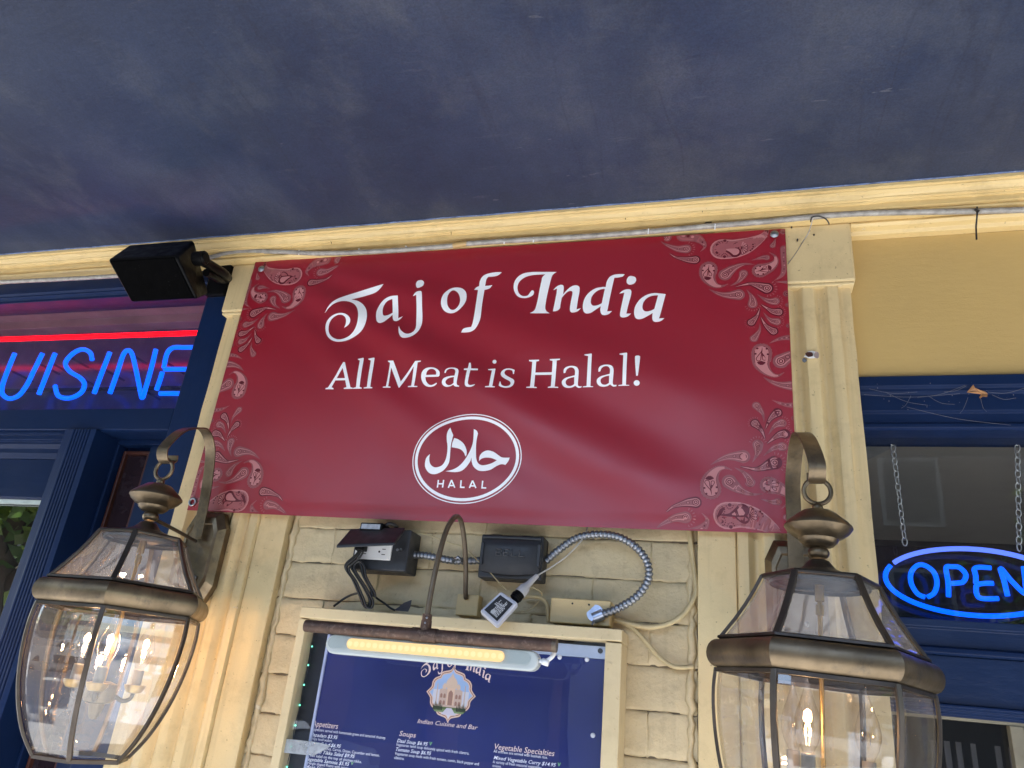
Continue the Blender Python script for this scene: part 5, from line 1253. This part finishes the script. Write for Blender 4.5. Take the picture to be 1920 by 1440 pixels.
# white adapter resting on the menu case
wa = thing('power_adapter', 'pale grey power adapter with a black rating label resting on the menu case', 'adapter', tuple(R_(890, 600, -0.06)))
f0, f1, f2, f3 = R_(797, 522, -0.092), R_(905, 422, -0.080), R_(992, 482, -0.072), R_(885, 600, -0.084)
dn = Vector((-0.22, 1.0, -0.06)).normalized() * 0.028
lo = Vector((0, 0, 0))
build('body', MB().hull8([f0 + lo * 0.3, f3 + lo, f3 + dn + lo, f0 + dn + lo * .3, f1, f2, f2 + dn, f1 + dn]), adapter_mat, wa, bevel=0.004, bseg=3)
cn = (f0 + f1 + f2 + f3) / 4; nn = (f1 - f0).cross(f3 - f0).normalized()
if nn.dot(CAM - cn) < 0: nn = -nn
lab = [cn + (p - cn) * 0.74 + nn * 0.0014 - (f3 - f0) * 0.02 for p in (f0, f3, f2, f1)]
build('label', MB().add(lab, [(0, 1, 2, 3)]), print_dark, wa)
ux = (f1 - f0).normalized(); uy = (f3 - f0).normalized(); lw_, lh_ = (lab[3] - lab[0]).length, (lab[1] - lab[0]).length
tx = MB(); random.seed(31)
for r_ in range(8):
    t0 = 0.10 if r_ > 1 else 0.5; t1 = random.uniform(0.62, 0.92)
    c0 = lab[0] + ux * lw_ * 0 + (lab[1] - lab[0]) * 0 
    a_ = lab[0].lerp(lab[1], 0.16 + 0.68 * ((r_ + 0.5) / 8)); b_ = lab[3].lerp(lab[2], 0.16 + 0.68 * ((r_ + 0.5) / 8))
    s_ = t0
    while s_ < t1:
        e_ = min(t1, s_ + random.uniform(0.05, 0.14)); p_, q_ = a_.lerp(b_, s_) + nn * 0.0004, a_.lerp(b_, e_) + nn * 0.0004
        hh = (lab[1] - lab[0]).normalized() * 0.0009; tx.add([p_ - hh, q_ - hh, q_ + hh, p_ + hh], [(0, 1, 2, 3)]); s_ = e_ + 0.03
cxx = lab[0].lerp(lab[1], 0.45).lerp(lab[3].lerp(lab[2], 0.45), 0.2) + nn * 0.0005
tx.add([cxx + ux * 0.004 * math.cos(2*PI*k/12) + uy * 0.004 * math.sin(2*PI*k/12) for k in range(12)], [tuple(range(12))])
build('rating_print', tx, paint('label_print', (0.5, 0.5, 0.52), 0.4), wa)
k0, k1, k2, k3 = R_(972, 462, -0.066), R_(1000, 435, -0.060), R_(1030, 400, -0.054), R_(1085, 345, -0.040)
build('plug_collar', MB().tube([k0, k1], 0.0095, 14).tube([k0.lerp(k1, .3), k0.lerp(k1, .6)], 0.0105, 14), black_plastic, wa, smooth=True)
build('plug_sleeve', MB().tube([k1, k1.lerp(k2, 0.8), k2, k2.lerp(k3, 0.15), k3], [0.0105, 0.0098, 0.0075, 0.0058, 0.0042], 12), paint('milky_sleeve', (0.45, 0.44, 0.45), 0.25, 0.1, 30), wa, smooth=True)

# ------------------------------------------------------------------ menu case
YM = -0.045; YP = -0.022
mx0, mx1, mz1 = -0.7575, -0.1632, 1.7778; mz0 = 0.95; fw = 0.0165
mc = thing('menu_case', 'cream framed menu case with a dark blue printed menu behind acrylic', 'menu case', (-0.46, 0.0, mz0))
build('frame_rail', MB().prism_x([(YM, mz1), (YM, mz1 - 0.019), (YM + 0.016, mz1 - 0.021), (0.034, mz1 - 0.021), (0.034, mz1)], mx0, mx1), frame_paint, mc, bevel=0.0015)
build('frame_rail', MB().box(mx0, mx1, YM, 0.034, mz0, mz0 + 0.019), frame_paint, mc, bevel=0.0015)
for xa, xb in ((mx0, mx0 + fw), (mx1 - 0.027, mx1)):
    build('frame_stile', MB().box(xa, xb, YM + 0.0006, 0.034, mz0 + 0.0195, mz1 - 0.0214), frame_paint, mc, bevel=0.0015)
for a, b in ((1241, 312), (1450, 565)):
    q = at(820 + a / 4.5, 1120 + b / 4.5, YM); build('frame_screw', MB().disc(q, 0.0032, (0, 1, 0), 0.0015, 12), frame_paint, mc)
ix0, ix1, iz1, iz0 = mx0 + fw, mx1 - 0.027, mz1 - 0.0214, mz0 + 0.0195
menu_blue = paint('menu_blue', (0.006, 0.015, 0.115), 0.3, 0.12, 6, dirt=0.08, dirtcol=(0.03, 0.04, 0.2), bumpd=0.0)
case_black = paint('case_black', (0.008, 0.009, 0.014), 0.35, 0.3, 20, dirt=0.2, dirtcol=(0.04, 0.05, 0.06))
build('back_panel', MB().box(ix0, ix1, -0.012, 0.033, iz0, iz1), case_black, mc)
px0 = ix0 + 0.041
build('menu_sheet', MB().box(px0, ix1 - 0.0005, YP, -0.0125, iz0, iz1 - 0.026), menu_blue, mc)
build('edge_strip', MB().prism_z([(px0 - 0.004, YP - 0.003), (px0 + 0.001, YP - 0.003), (px0 + 0.001, -0.0125), (px0 - 0.004, -0.0125)], iz0, iz1 - 0.022), paint('pale_blue_strip', (0.40, 0.45, 0.62), 0.35, 0.1, 20), mc, bevel=0.0008)
build('top_strip', MB().box(px0 + 0.02, ix1 - 0.0005, YP - 0.001, -0.0125, iz1 - 0.0255, iz1 - 0.006), paint('satin_strip', (0.42, 0.47, 0.55), 0.35, 0.1, 20, metal=0.4), mc)
for a, b in ((1375, 452),): q = at(820 + a / 4.5, 1120 + b / 4.5, YP - 0.002); build('bolt', MB().disc(q, 0.0042, (0, 1, 0), 0.003, 14), grey_box, mc)
for a, b in ((1032, 505), (1262, 525), (1312, 1165)): q = at(820 + a / 4.5, 1120 + b / 4.5, YP - 0.0015); build('sheet_screw', MB().lathe([(0.0001, 0.0016), (0.002, 0.0016), (0.0038, 0), (0.0038, -0.001)], (0, 0, 0), 14), white_plastic, mc, local=True).matrix_local = Matrix.Translation(q - org(mc)) @ Matrix.Rotation(PI / 2, 4, 'X')
acr = glass('acrylic', (0.95, 0.96, 1.0), 1.49, 0.0, 0.0010, 0.006, 4.0)
build('acrylic_cover', MB().add([(ix0, YM + 0.012, iz0), (ix1, YM + 0.012, iz0), (ix1, YM + 0.012, iz1), (ix0, YM + 0.012, iz1)], [(0, 1, 2, 3)]), acr, mc)
# green fairy lights down the left of the case
led_green = emit('led_green', (0.02, 1.0, 0.55), 0.38)
for a, b in ((585,1212),(578,1247),(570,1284),(562,1322),(554,1360),(546,1400),(538,1438),(529,1478)):
    q = at(a, b, -0.018); build('fairy_light', MB().ball(q, 0.0018, 8, 6), led_green, mc, smooth='all')
fwire = smoothpts([at(a, b, -0.016) for a, b in ((590,1180),(584,1215),(579,1247),(569,1284),(563,1322),(553,1360),(547,1400),(537,1438),(529,1478))], 4)
build('fairy_wire', MB().tube(fwire, 0.0009, 5), cable_black, mc)
tp = [at(a, b, YM + 0.009) for a, b in ((527,1402),(533,1385),(592,1391),(622,1398),(588,1417),(530,1411))]
build('clear_clip', MB().add(tp + [p + Vector((0, 0.002, 0)) for p in tp], [tuple(range(6)), tuple(range(6, 12))[::-1]] + [(k, (k+1) % 6, 6 + (k+1) % 6, 6 + k) for k in range(6)]), glass('frosted_clip', (0.75, 0.78, 0.8), 1.5, 0.1, 0.0, 0.55, 60.0, (0.7, 0.74, 0.78)), mc)

def text_mesh(s, size, shear=0.0, bold=0.0):
    cu = bpy.data.curves.new('t', 'FONT'); cu.body = s; cu.size = size; cu.shear = shear; cu.offset = bold; cu.resolution_u = 2
    o = bpy.data.objects.new('t', cu); C.objects.link(o); dg = bpy.context.evaluated_depsgraph_get(); dg.update()
    me = bpy.data.meshes.new_from_object(o.evaluated_get(dg)); vs = [v.co.copy() for v in me.vertices]; fs = [tuple(p.vertices) for p in me.polygons]
    bpy.data.objects.remove(o); bpy.data.curves.remove(cu); bpy.data.meshes.remove(me); return vs, fs
def text_fit(mb, s, p0, p1, h, shear=0.25, bold=0.0, lift=0.0004):
    """one printed line from baseline start p0 to end p1 (pixels) on the menu sheet, cap height h pixels"""
    a, b = at(p0[0], p0[1], YP), at(p1[0], p1[1], YP); hz = at(p0[0], p0[1] - h, YP).z - a.z
    vs, fs = text_mesh(s, 1.0, shear, bold)
    x0 = min(v.x for v in vs); x1 = max(v.x for v in vs); sc = (b.x - a.x) / (x1 - x0); sz = hz / 0.72
    mb.add([Vector((a.x + (v.x - x0) * sc, YP - lift, a.z + v.y * sz)) for v in vs], fs)
c1 = lambda x, y: (520 + x / 4.5, 1120 + y / 4.5)
c3 = lambda x, y: (820 + x / 4.5, 1120 + y / 4.5)
hd = MB(); bd_ = MB(); sm_ = MB(); gr = MB()
text_fit(hd, 'Appetizers', c1(295,1085), c1(512,1098), 11, 0.2, 0.0)
text_fit(hd, 'Soups', c1(1028,1168), c1(1168,1180), 10, 0.2, 0.0)
text_fit(hd, 'Vegetable Specialties', c3(482,1280), c3(988,1325), 11, 0.2, 0.0)
text_fit(hd, 'Indian Cuisine and Bar', c1(1182,1060), c1(1690,1112), 8.5, 0.3, 0.0)
for s, p, q in (('Papadam $3.95', c1(285,1170), c1(510,1187)), ('Green Salad $6.95', c1(265,1238), c1(538,1258)), ('Chicken Tikka Salad $9.95', c1(250,1305), c1(655,1347)), ('Vegetable Samosa $5.95', c1(242,1375), c1(608,1412)), ('Meat Samosa $6.95', c1(235,1440), c1(560,1475)),
                ('Daal Soup $6.95', c1(1010,1222), c1(1270,1247)), ('Tomato Soup $6.95', c1(1000,1295), c1(1298,1325)), ('Mixed Vegetable Curry $14.95', c3(475,1365), c3(1002,1422))):
    text_fit(bd_, s, p, q, 7, 0.3, 0.004)
for s, p, q in (('Appetizers served with homemade green and tamarind chutney.', c1(292,1122), c1(915,1192)), ('Crispy lentil wafers.', c1(275,1200), c1(465,1215)), ('Lettuce, Tomatoes, Carrot, Onion, Cucumber and lemon.', c1(262,1268), c1(862,1338)), ('Green salad on the top of chicken tikka.', c1(245,1338), c1(712,1392)), ('Triangle shaped Pastry with spices', c1(240,1405), c1(600,1438)),
                ('Vegetarian lentil soup delicately spiced with fresh cilantro.', c1(1002,1252), c1(1618,1328)), ('Vegetarian soup made with fresh tomato, cumin, black pepper and', c1(992,1328), c1(1700,1418)), ('cilantro.', c1(985,1362), c1(1070,1372)),
                ('All entrees are served with basmati rice.', c3(475,1308), c3(930,1362)), ('A variety of fresh seasonal vegetables', c3(468,1398), c3(880,1432)), ('onions.', c3(465,1430), c3(540,1440))):
    text_fit(sm_, s, p, q, 5.6, 0.0, -0.002)
for p, q in ((c1(1282,1248), c1(1305,1250)), (c1(620,1414), c1(642,1416)), (c3(1015,1424), c3(1040,1426))): text_fit(gr, 'V', p, q, 7, 0.1, 0.01)
build('heading_print', hd, print_pink, mc, normals=False); build('dish_print', bd_, print_white, mc, normals=False); build('text_print', sm_, print_white, mc, normals=False); build('mark_print', gr, print_green, mc, normals=False)
# small repeat of the title above the picture, mostly hidden by the lamp
mt = MB()
pa = [at(611, 560, -0.003), at(1246, 560, -0.003)]; tl_, tr_ = at(787, 1262, YP), at(920, 1270, YP); sc = (tr_.x - tl_.x) / (pa[1].x - pa[0].x)
for g in TITLE:
    tv, tfc = fill([px2p(c, g[0], g[1], 8, 2) for c in g[2:]])
    mt.add([Vector((tl_.x + (p.x - pa[0].x) * sc, YP - 0.0004, tl_.z + (p.y - pa[0].z) * sc * 1.15 + 0.013 + 0.012 * (1 - ((p.x - pa[0].x) / (pa[1].x - pa[0].x) * 2 - 1) ** 2))) for p in tv], tfc)
build('title_print', mt, print_pink, mc, normals=False)
# medallion with a domed marble tomb
mcn = at(520 + 1465 / 4.5, 1120 + 815 / 4.5, YP); ms = (at(820 + 325 / 4.5, 1120 + 830 / 4.5, YP).x - at(520 + 1258 / 4.5, 1120 + 790 / 4.5, YP).x) / 2
def flat(mb, pts, lift):
    tv, tfc = fill([[(mcn.x + a * ms, mcn.z + b * ms) for a, b in pts]]); mb.add([Vector((p.x, YP - lift, p.y)) for p in tv], tfc)
def cusp(s):
    q = [(0,1.02),(0.10,0.86),(0.30,0.80),(0.46,0.74),(0.52,0.60),(0.70,0.52),(0.80,0.38),(0.82,0.20),(1.0,0.0)]
    pts = [(a, b, 1) if i in (0, 4, 8) else (a, b) for i, (a, b) in enumerate(q)]
    full = pts + [(a, -b) + tuple(r) for (a, b, *r) in pts[-2::-1]]
    full = full + [(-a, b) + tuple(r) for (a, b, *r) in full[-2:0:-1]]
    return [(p.x * s, p.y * s) for p in outline(full, 3)]
med = {}
def M_(name, col): 
    if name not in MATS: paint(name, col, 0.4, 0.04, 20, bumpd=0.0)
    return med.setdefault(name, (MATS[name], MB()))[1]
flat(M_('medallion_rim', (0.78, 0.55, 0.42)), cusp(1.0), 0.0004); flat(M_('medallion_line', (0.25, 0.09, 0.06)), cusp(0.94), 0.0005); flat(M_('medallion_rim', 0), cusp(0.91), 0.0006)
sk = cusp(0.86); flat(M_('medallion_sky', (0.36, 0.52, 0.78)), sk, 0.0007)
flat(M_('medallion_haze', (0.66, 0.66, 0.72)), [(max(-0.72, min(0.72, a)), min(b, 0.12)) for a, b in sk], 0.0008)
st, sh_ = M_('tomb_stone', (0.62, 0.46, 0.37)), M_('tomb_shade', (0.36, 0.20, 0.15))
flat(st, [(-0.46,-0.40),(0.46,-0.40),(0.46,0.12),(0.40,0.16),(-0.40,0.16),(-0.46,0.12)], 0.0009)
flat(M_('tomb_dome', (0.72, 0.54, 0.40)), outline([(-0.17,0.16,1),(-0.23,0.32),(-0.19,0.48),(-0.08,0.60),(0.0,0.74,1),(0.08,0.60),(0.19,0.48),(0.23,0.32),(0.17,0.16,1)], 4), 0.0010)
for s_ in (-1, 1): flat(M_('tomb_dome', 0), outline([(s_*0.22,0.16,1),(s_*0.20,0.26),(s_*0.28,0.38,1),(s_*0.36,0.26),(s_*0.34,0.16,1)], 3), 0.0009)
flat(M_('tomb_arch', (0.78, 0.56, 0.40)), [(-0.15,-0.40),(0.15,-0.40),(0.15,0.20),(-0.15,0.20)], 0.0011)
flat(sh_, outline([(-0.09,-0.40,1),(-0.09,0.0),(-0.05,0.08),(0,0.13,1),(0.05,0.08),(0.09,0.0),(0.09,-0.40,1)], 3), 0.0013)
for s_ in (-1, 1):
    for zc in (-0.10, -0.34):
        for xc_ in (0.24, 0.37): flat(sh_, outline([(s_*(xc_-0.045),zc-0.06,1),(s_*(xc_-0.045),zc+0.05),(s_*xc_,zc+0.10,1),(s_*(xc_+0.045),zc+0.05),(s_*(xc_+0.045),zc-0.06,1)], 2), 0.0012)
    flat(st, [(s_*0.56-0.022,-0.42),(s_*0.56+0.022,-0.42),(s_*0.56+0.016,0.30),(s_*0.56,0.36),(s_*0.56-0.016,0.30)], 0.0010)
flat(st, [(-0.60,-0.48),(0.60,-0.48),(0.60,-0.40),(-0.60,-0.40)], 0.0010)
flat(M_('garden_green', (0.10, 0.16, 0.05)), [(-0.66,-0.56),(0.66,-0.56),(0.66,-0.47),(-0.66,-0.47)], 0.0011)
flat(M_('garden_lawn', (0.20, 0.30, 0.12)), [(-0.56,-0.66),(0.56,-0.66),(0.66,-0.555),(-0.66,-0.555)], 0.0011)
flat(M_('pool_pale', (0.62, 0.58, 0.66)), [(-0.30,-0.74),(0.30,-0.74),(0.10,-0.50),(-0.10,-0.50)], 0.0012)
for i in range(7):
    for s_ in (-1, 1):
        xc_ = s_ * (0.30 + 0.055 * i); hh = 0.15 + 0.04 * ((i * 37) % 3); flat(M_('cypress_dark', (0.02, 0.035, 0.015)), outline([(xc_-0.02,-0.60,1),(xc_-0.024,-0.50),(xc_,-0.58+hh*1.4,1),(xc_+0.024,-0.50),(xc_+0.02,-0.60,1)], 2), 0.0013)
for k, (m_, mb) in med.items(): build('picture_print', mb, m_, mc, normals=False)

# ------------------------------------------------------------------ menu lamp: rusty pipe, gooseneck and strip light
YL = -0.165
ml = thing('menu_lamp', 'rusty pipe lamp on a curved gooseneck arm above the menu case', 'lamp', tuple(at(876, 1133, 0.01)))
pl, pr_ = at(574, 1171, YL), at(1041, 1213, YL); zl = (pl.z + pr_.z) / 2; pl.z = pr_.z = zl
rp_ = 0.0098
build('pipe', MB().tube([pl.lerp(pr_, i / 30) for i in range(31)], [rp_ * (1 + 0.012 * math.sin(i * 2.3)) for i in range(31)], 20), rust, ml, smooth=True)
build('pipe_end', MB().tube([pr_ + Vector((-0.004, 0, 0)), pr_ + Vector((0.0025, 0, 0))], rp_ * 1.04, 20), pipe_grey, ml, smooth=True)
te = at(797, 1187, YL); te.z = zl
build('tee', MB().tube([te + Vector((-0.021, 0, 0)), te + Vector((0.021, 0, 0))], rp_ * 1.14, 20).tube([te, te + Vector((0, 0, 0.022))], [0.0095, 0.0085], 16).tube([te + Vector((0, 0, 0.020)), te + Vector((0, 0, 0.032))], 0.0078, 16), rust, ml, smooth=True)
gx = -0.457
tz = lambda px, py, Y: Vector((gx + (te.x - gx) * min(1, max(0, (0.0 - Y) / 0.165)), Y, at(px, py, Y).z))
gp = [tz(797,1165,YL), tz(793,1120,-0.164), tz(796,1062,-0.155), tz(808,1008,-0.138), tz(822,980,-0.118), tz(838,968,-0.092), tz(855,977,-0.066), tz(866,1005,-0.042), tz(872,1040,-0.022), tz(876,1075,-0.008), tz(878,1110,0.002), tz(876,1122,0.010)]
build('gooseneck', MB().tube(smoothpts(gp, 6), 0.0046, 12), pipe_grey, ml, smooth='all')
build('set_screw', MB().ball(te + Vector((0.003, -0.0085, 0.026)), 0.0022, 8, 6).ball(te + Vector((0.001, -0.0083, 0.018)), 0.0018, 8, 6), steel, ml)
# strip light hanging under the pipe
sl_ = thing('strip_light', 'white capsule shaped LED strip light glowing warm under the rusty pipe', 'light', tuple(at(810, 1230, -0.15)))
YS = -0.160
l0, l1 = at(612, 1207, YS), at(1010, 1250, YS); zc = (at(640, 1205, YS).z + at(985, 1238, YS).z) / 2 - 0.0015
lens_m = paint('milky_lens', (0.42, 0.46, 0.46), 0.22, 0.04, 10, bumpd=0.0)
def capsule(x0, x1, zc_, h, y0, y1, n=8):
    r = h / 2; o = []
    for k in range(n + 1): a = PI/2 - PI * k / n; o.append((x1 - r + r * math.cos(a), zc_ + r * math.sin(a)))
    for k in range(n + 1): a = -PI/2 - PI * k / n; o.append((x0 + r + r * math.cos(a), zc_ + r * math.sin(a)))
    m = len(o); vs = [(a, y0, b) for a, b in o] + [(a, y1, b) for a, b in o]
    return MB().add(vs, [tuple(range(m)), tuple(range(m, 2*m))[::-1]] + [(k, (k+1) % m, m + (k+1) % m, m + k) for k in range(m)])
build('housing', capsule(l0.x, l1.x, zc, 0.030, YS - 0.004, YS + 0.020), lens_m, sl_, bevel=0.003, bseg=3)
build('lens', capsule(l0.x + 0.006, l1.x - 0.012, zc + 0.002, 0.019, YS - 0.0075, YS - 0.0035), glass('lens_clear', (0.9, 0.93, 0.93), 1.5, 0.05, 0.0, 0.04, 40.0, (0.6, 0.63, 0.63)), sl_, bevel=0.0012)
e0_, e1_ = at(655, 1205, YS), at(948, 1240, YS)
build('led_strip', capsule(e0_.x, e1_.x, zc + 0.0022, 0.0165, YS - 0.0092, YS - 0.0078), emit('led_warm', (1.0, 0.68, 0.33), 0.25, (0.12, 0.08, 0.03)), sl_)
nd = 24; dm = MB()
for i in range(nd):
    x = e0_.x + 0.006 + (e1_.x - e0_.x - 0.012) * i / (nd - 1); dm.tube([(x, YS - 0.0097, zc + 0.0022), (x, YS - 0.0090, zc + 0.0022)], 0.0042, 12)
build('led_dot', dm, emit('led_warm_dot', (1.0, 0.72, 0.38), 0.285, (0.1, 0.07, 0.03)), sl_)
tag(bpy.data.objects['led_dot'], kind='stuff')
ec_ = Vector((l1.x, YS + 0.004, zc + 0.001))
build('end_cable', MB().tube(smoothpts([ec_, ec_ + Vector((0.010, 0, 0.001)), ec_ + Vector((0.020, 0.002, 0.010)), ec_ + Vector((0.021, 0.006, 0.024))], 5), 0.0032, 8).tube([ec_ + Vector((0.004, 0, 0)), ec_ + Vector((0.014, 0, -0.002))], 0.0052, 10), white_plastic, sl_, smooth='all')

for _k in ('led_green', 'bulb_filament', 'led_warm_dot'):
    MATS[_k].cycles.emission_sampling = 'NONE'
# ------------------------------------------------------------------ across the street (reflected in the glass only)
facade_cols = ((0.32, 0.27, 0.20), (0.20, 0.10, 0.07), (0.35, 0.34, 0.31), (0.10, 0.062, 0.05))
win_m = paint('far_window_glass', (0.03, 0.04, 0.05), 0.35, 0.2, 2, bumpd=0.0, spec=0.2)
trim_m = paint('far_white_trim', (0.3, 0.29, 0.27), 0.5, 0.05, 2)
x = -30
for i, (wd, hg) in enumerate(((14, 6.0), (12.5, 5.4), (6.0, 4.6), (17, 10.5))):
    lab = ('tan two storey shop block across the street', 'brick red shop building across the street', 'pale grey low shop building across the street', 'tall dark brick shop building across the street')[i]
    t = thing('shop_building', lab, 'building', (x + wd / 2, -19, 0))
    build('wall', MB().box(x, x + wd - 0.2, -24, -17.5, -0.15, hg), paint('far_wall_%d' % i, facade_cols[i], 0.8, 0.1, 0.6), t)
    build('parapet', MB().box(x - 0.1, x + wd - 0.1, -17.49, -17.2, hg - 0.5, hg + 0.25), trim_m, t)
    wx = x + 0.8
    while wx + 1.6 < x + wd:
        build('shop_front', MB().box(wx, wx + 2.2, -17.49, -17.4, 0.4, 2.7), win_m, t); wz = 3.7
        while wz + 1.5 < hg - 0.7:
            f = build('window', MB().box(wx + 0.3, wx + 1.6, -17.49, -17.38, wz, wz + 1.6), trim_m, t); build('pane', MB().box(wx + 0.4, wx + 1.5, -17.379, -17.36, wz + 0.1, wz + 1.5), win_m, f); wz += 2.6
        wx += 3.0
    x += wd
leafm = paint('leaf_green', (0.07, 0.13, 0.025), 0.55, 0.5, 3, bumpd=0.0)
leafl = paint('leaf_yellow_green', (0.16, 0.22, 0.04), 0.55, 0.5, 3, bumpd=0.0)
for _m in (leafm, leafl):
    _n = _m.node_tree; _b = _n.nodes['Principled BSDF']; _t = _n.nodes.new('ShaderNodeBsdfTranslucent'); _x = _n.nodes.new('ShaderNodeMixShader'); _x.inputs[0].default_value = 0.45
    _n.links.new(_b.inputs['Base Color'].links[0].from_socket, _t.inputs[0]); _n.links.new(_b.outputs[0], _x.inputs[1]); _n.links.new(_t.outputs[0], _x.inputs[2]); _n.links.new(_x.outputs[0], _n.nodes['Material Output'].inputs[0])
bark = paint('bark', (0.09, 0.065, 0.045), 0.9, 0.3, 6, bumpd=0.01)
def tree(x, y, h, r, seed, label):
    rnd = random.Random(seed); t = thing('street_tree', label, 'tree', (x, y, 0), 'street trees facing the shop')
    tk = MB().tube(smoothpts([(x, y, -0.1), (x + 0.1, y, h * 0.25), (x - 0.05, y + 0.1, h * 0.5), (x, y, h * 0.8)], 5), [0.17 - 0.008 * i for i in range(16)], 10)
    for k in range(6):
        a = rnd.uniform(0, 2 * PI); p = Vector((x, y, h * rnd.uniform(0.35, 0.6))); q = p + Vector((math.cos(a) * r * 0.7, math.sin(a) * r * 0.7, r * 0.6)); tk.tube([p, p.lerp(q, 0.5) + Vector((0, 0, 0.1)), q], [0.07, 0.05, 0.02], 7)
    build('trunk', tk, bark, t, smooth='all')
    for nm, mt, n in (('crown', leafm, 1900), ('crown', leafl, 1300)):
        mb = MB(); cl_ = [Vector((x, y, h * 0.72)) + Vector((rnd.gauss(0, r * 0.45), rnd.gauss(0, r * 0.45), rnd.gauss(0, r * 0.36))) for _ in range(20)]
        for _ in range(n):
            c = rnd.choice(cl_) + Vector((rnd.gauss(0, r * 0.2), rnd.gauss(0, r * 0.2), rnd.gauss(0, r * 0.17))); s = rnd.uniform(0.07, 0.15)
            u = Vector((rnd.gauss(0, 1), rnd.gauss(0, 1), rnd.gauss(0, 1))).normalized(); v = u.orthogonal().normalized()
            mb.add([c - u * s, c + v * s * 0.5, c + u * s, c - v * s * 0.5], [(0, 1, 2, 3)])
        build(nm, mb, mt, t, normals=False)
tree(-6.4, -4.1, 4.7, 1.6, 3, 'leafy street tree at the kerb to the left of the shop door')
tree(6.0, -4.1, 5.6, 1.7, 5, 'leafy street tree at the kerb to the right of the shop window')
tree(-9.5, -13.6, 7.0, 2.3, 8, 'broad green street tree on the far pavement')
tree(7.5, -13.8, 6.6, 2.2, 9, 'green street tree on the far pavement to the right')
car_paints = [paint('car_white', (0.7, 0.71, 0.72), 0.2, 0.02, 2, bumpd=0, coat=0.8), paint('car_blue', (0.05, 0.11, 0.28), 0.2, 0.02, 2, bumpd=0, coat=0.8), paint('car_silver', (0.5, 0.51, 0.53), 0.25, 0.02, 2, bumpd=0, coat=0.8, metal=0.5)]
tyre = paint('tyre_rubber', (0.02, 0.02, 0.02), 0.8)
def car(x, y, mat, label):
    t = thing('parked_car', label, 'car', (x, y, -0.13), 'cars parked along the street'); z = -0.13
    def sec(prof, y0, y1):
        n = len(prof); return MB().add([(x + a, y0, z + b) for a, b in prof] + [(x + a, y1, z + b) for a, b in prof], [(i, (i+1) % n, n + (i+1) % n, n + i) for i in range(n)] + [tuple(range(n))[::-1], tuple(range(n, 2*n))])
    build('body', sec([(-2.1,0.3),(2.1,0.3),(2.15,0.55),(2.05,0.78),(1.1,0.95),(-1.6,0.98),(-2.1,0.85),(-2.18,0.55)], y - 0.85, y + 0.85), mat, t, bevel=0.08, bseg=3)
    build('cabin_glass', sec([(-1.55,0.97),(1.05,0.95),(0.35,1.38),(-1.0,1.40)], y - 0.74, y + 0.74), win_m, t, bevel=0.05)
    build('roof', sec([(-1.05,1.385),(0.42,1.365),(0.3,1.44),(-0.9,1.46)], y - 0.72, y + 0.72), mat, t, bevel=0.03)
    for wx in (-1.3, 1.3):
        for wy in (-0.86, 0.66): 
            wh = build('wheel', MB().tube([(x + wx, y + wy, z + 0.32), (x + wx, y + wy + 0.2, z + 0.32)], 0.32, 20), tyre, t, smooth=True)
    for wy in (-0.6, 0.6): build('headlight', MB().box(x + 2.08, x + 2.16, y + wy - 0.16, y + wy + 0.16, z + 0.58, z + 0.70), trim_m, t)
car(-4.5, -5.75, car_paints[0], 'white car parked at the near kerb left of the shop')
car(1.2, -5.75, car_paints[2], 'silver car parked at the near kerb in front of the shop')
car(6.6, -5.8, car_paints[1], 'blue car parked at the near kerb to the right')
car(0.0, -11.5, car_paints[1], 'blue car parked on the far side of the street')
car(-8.0, -11.5, car_paints[0], 'white car parked on the far side of the street')
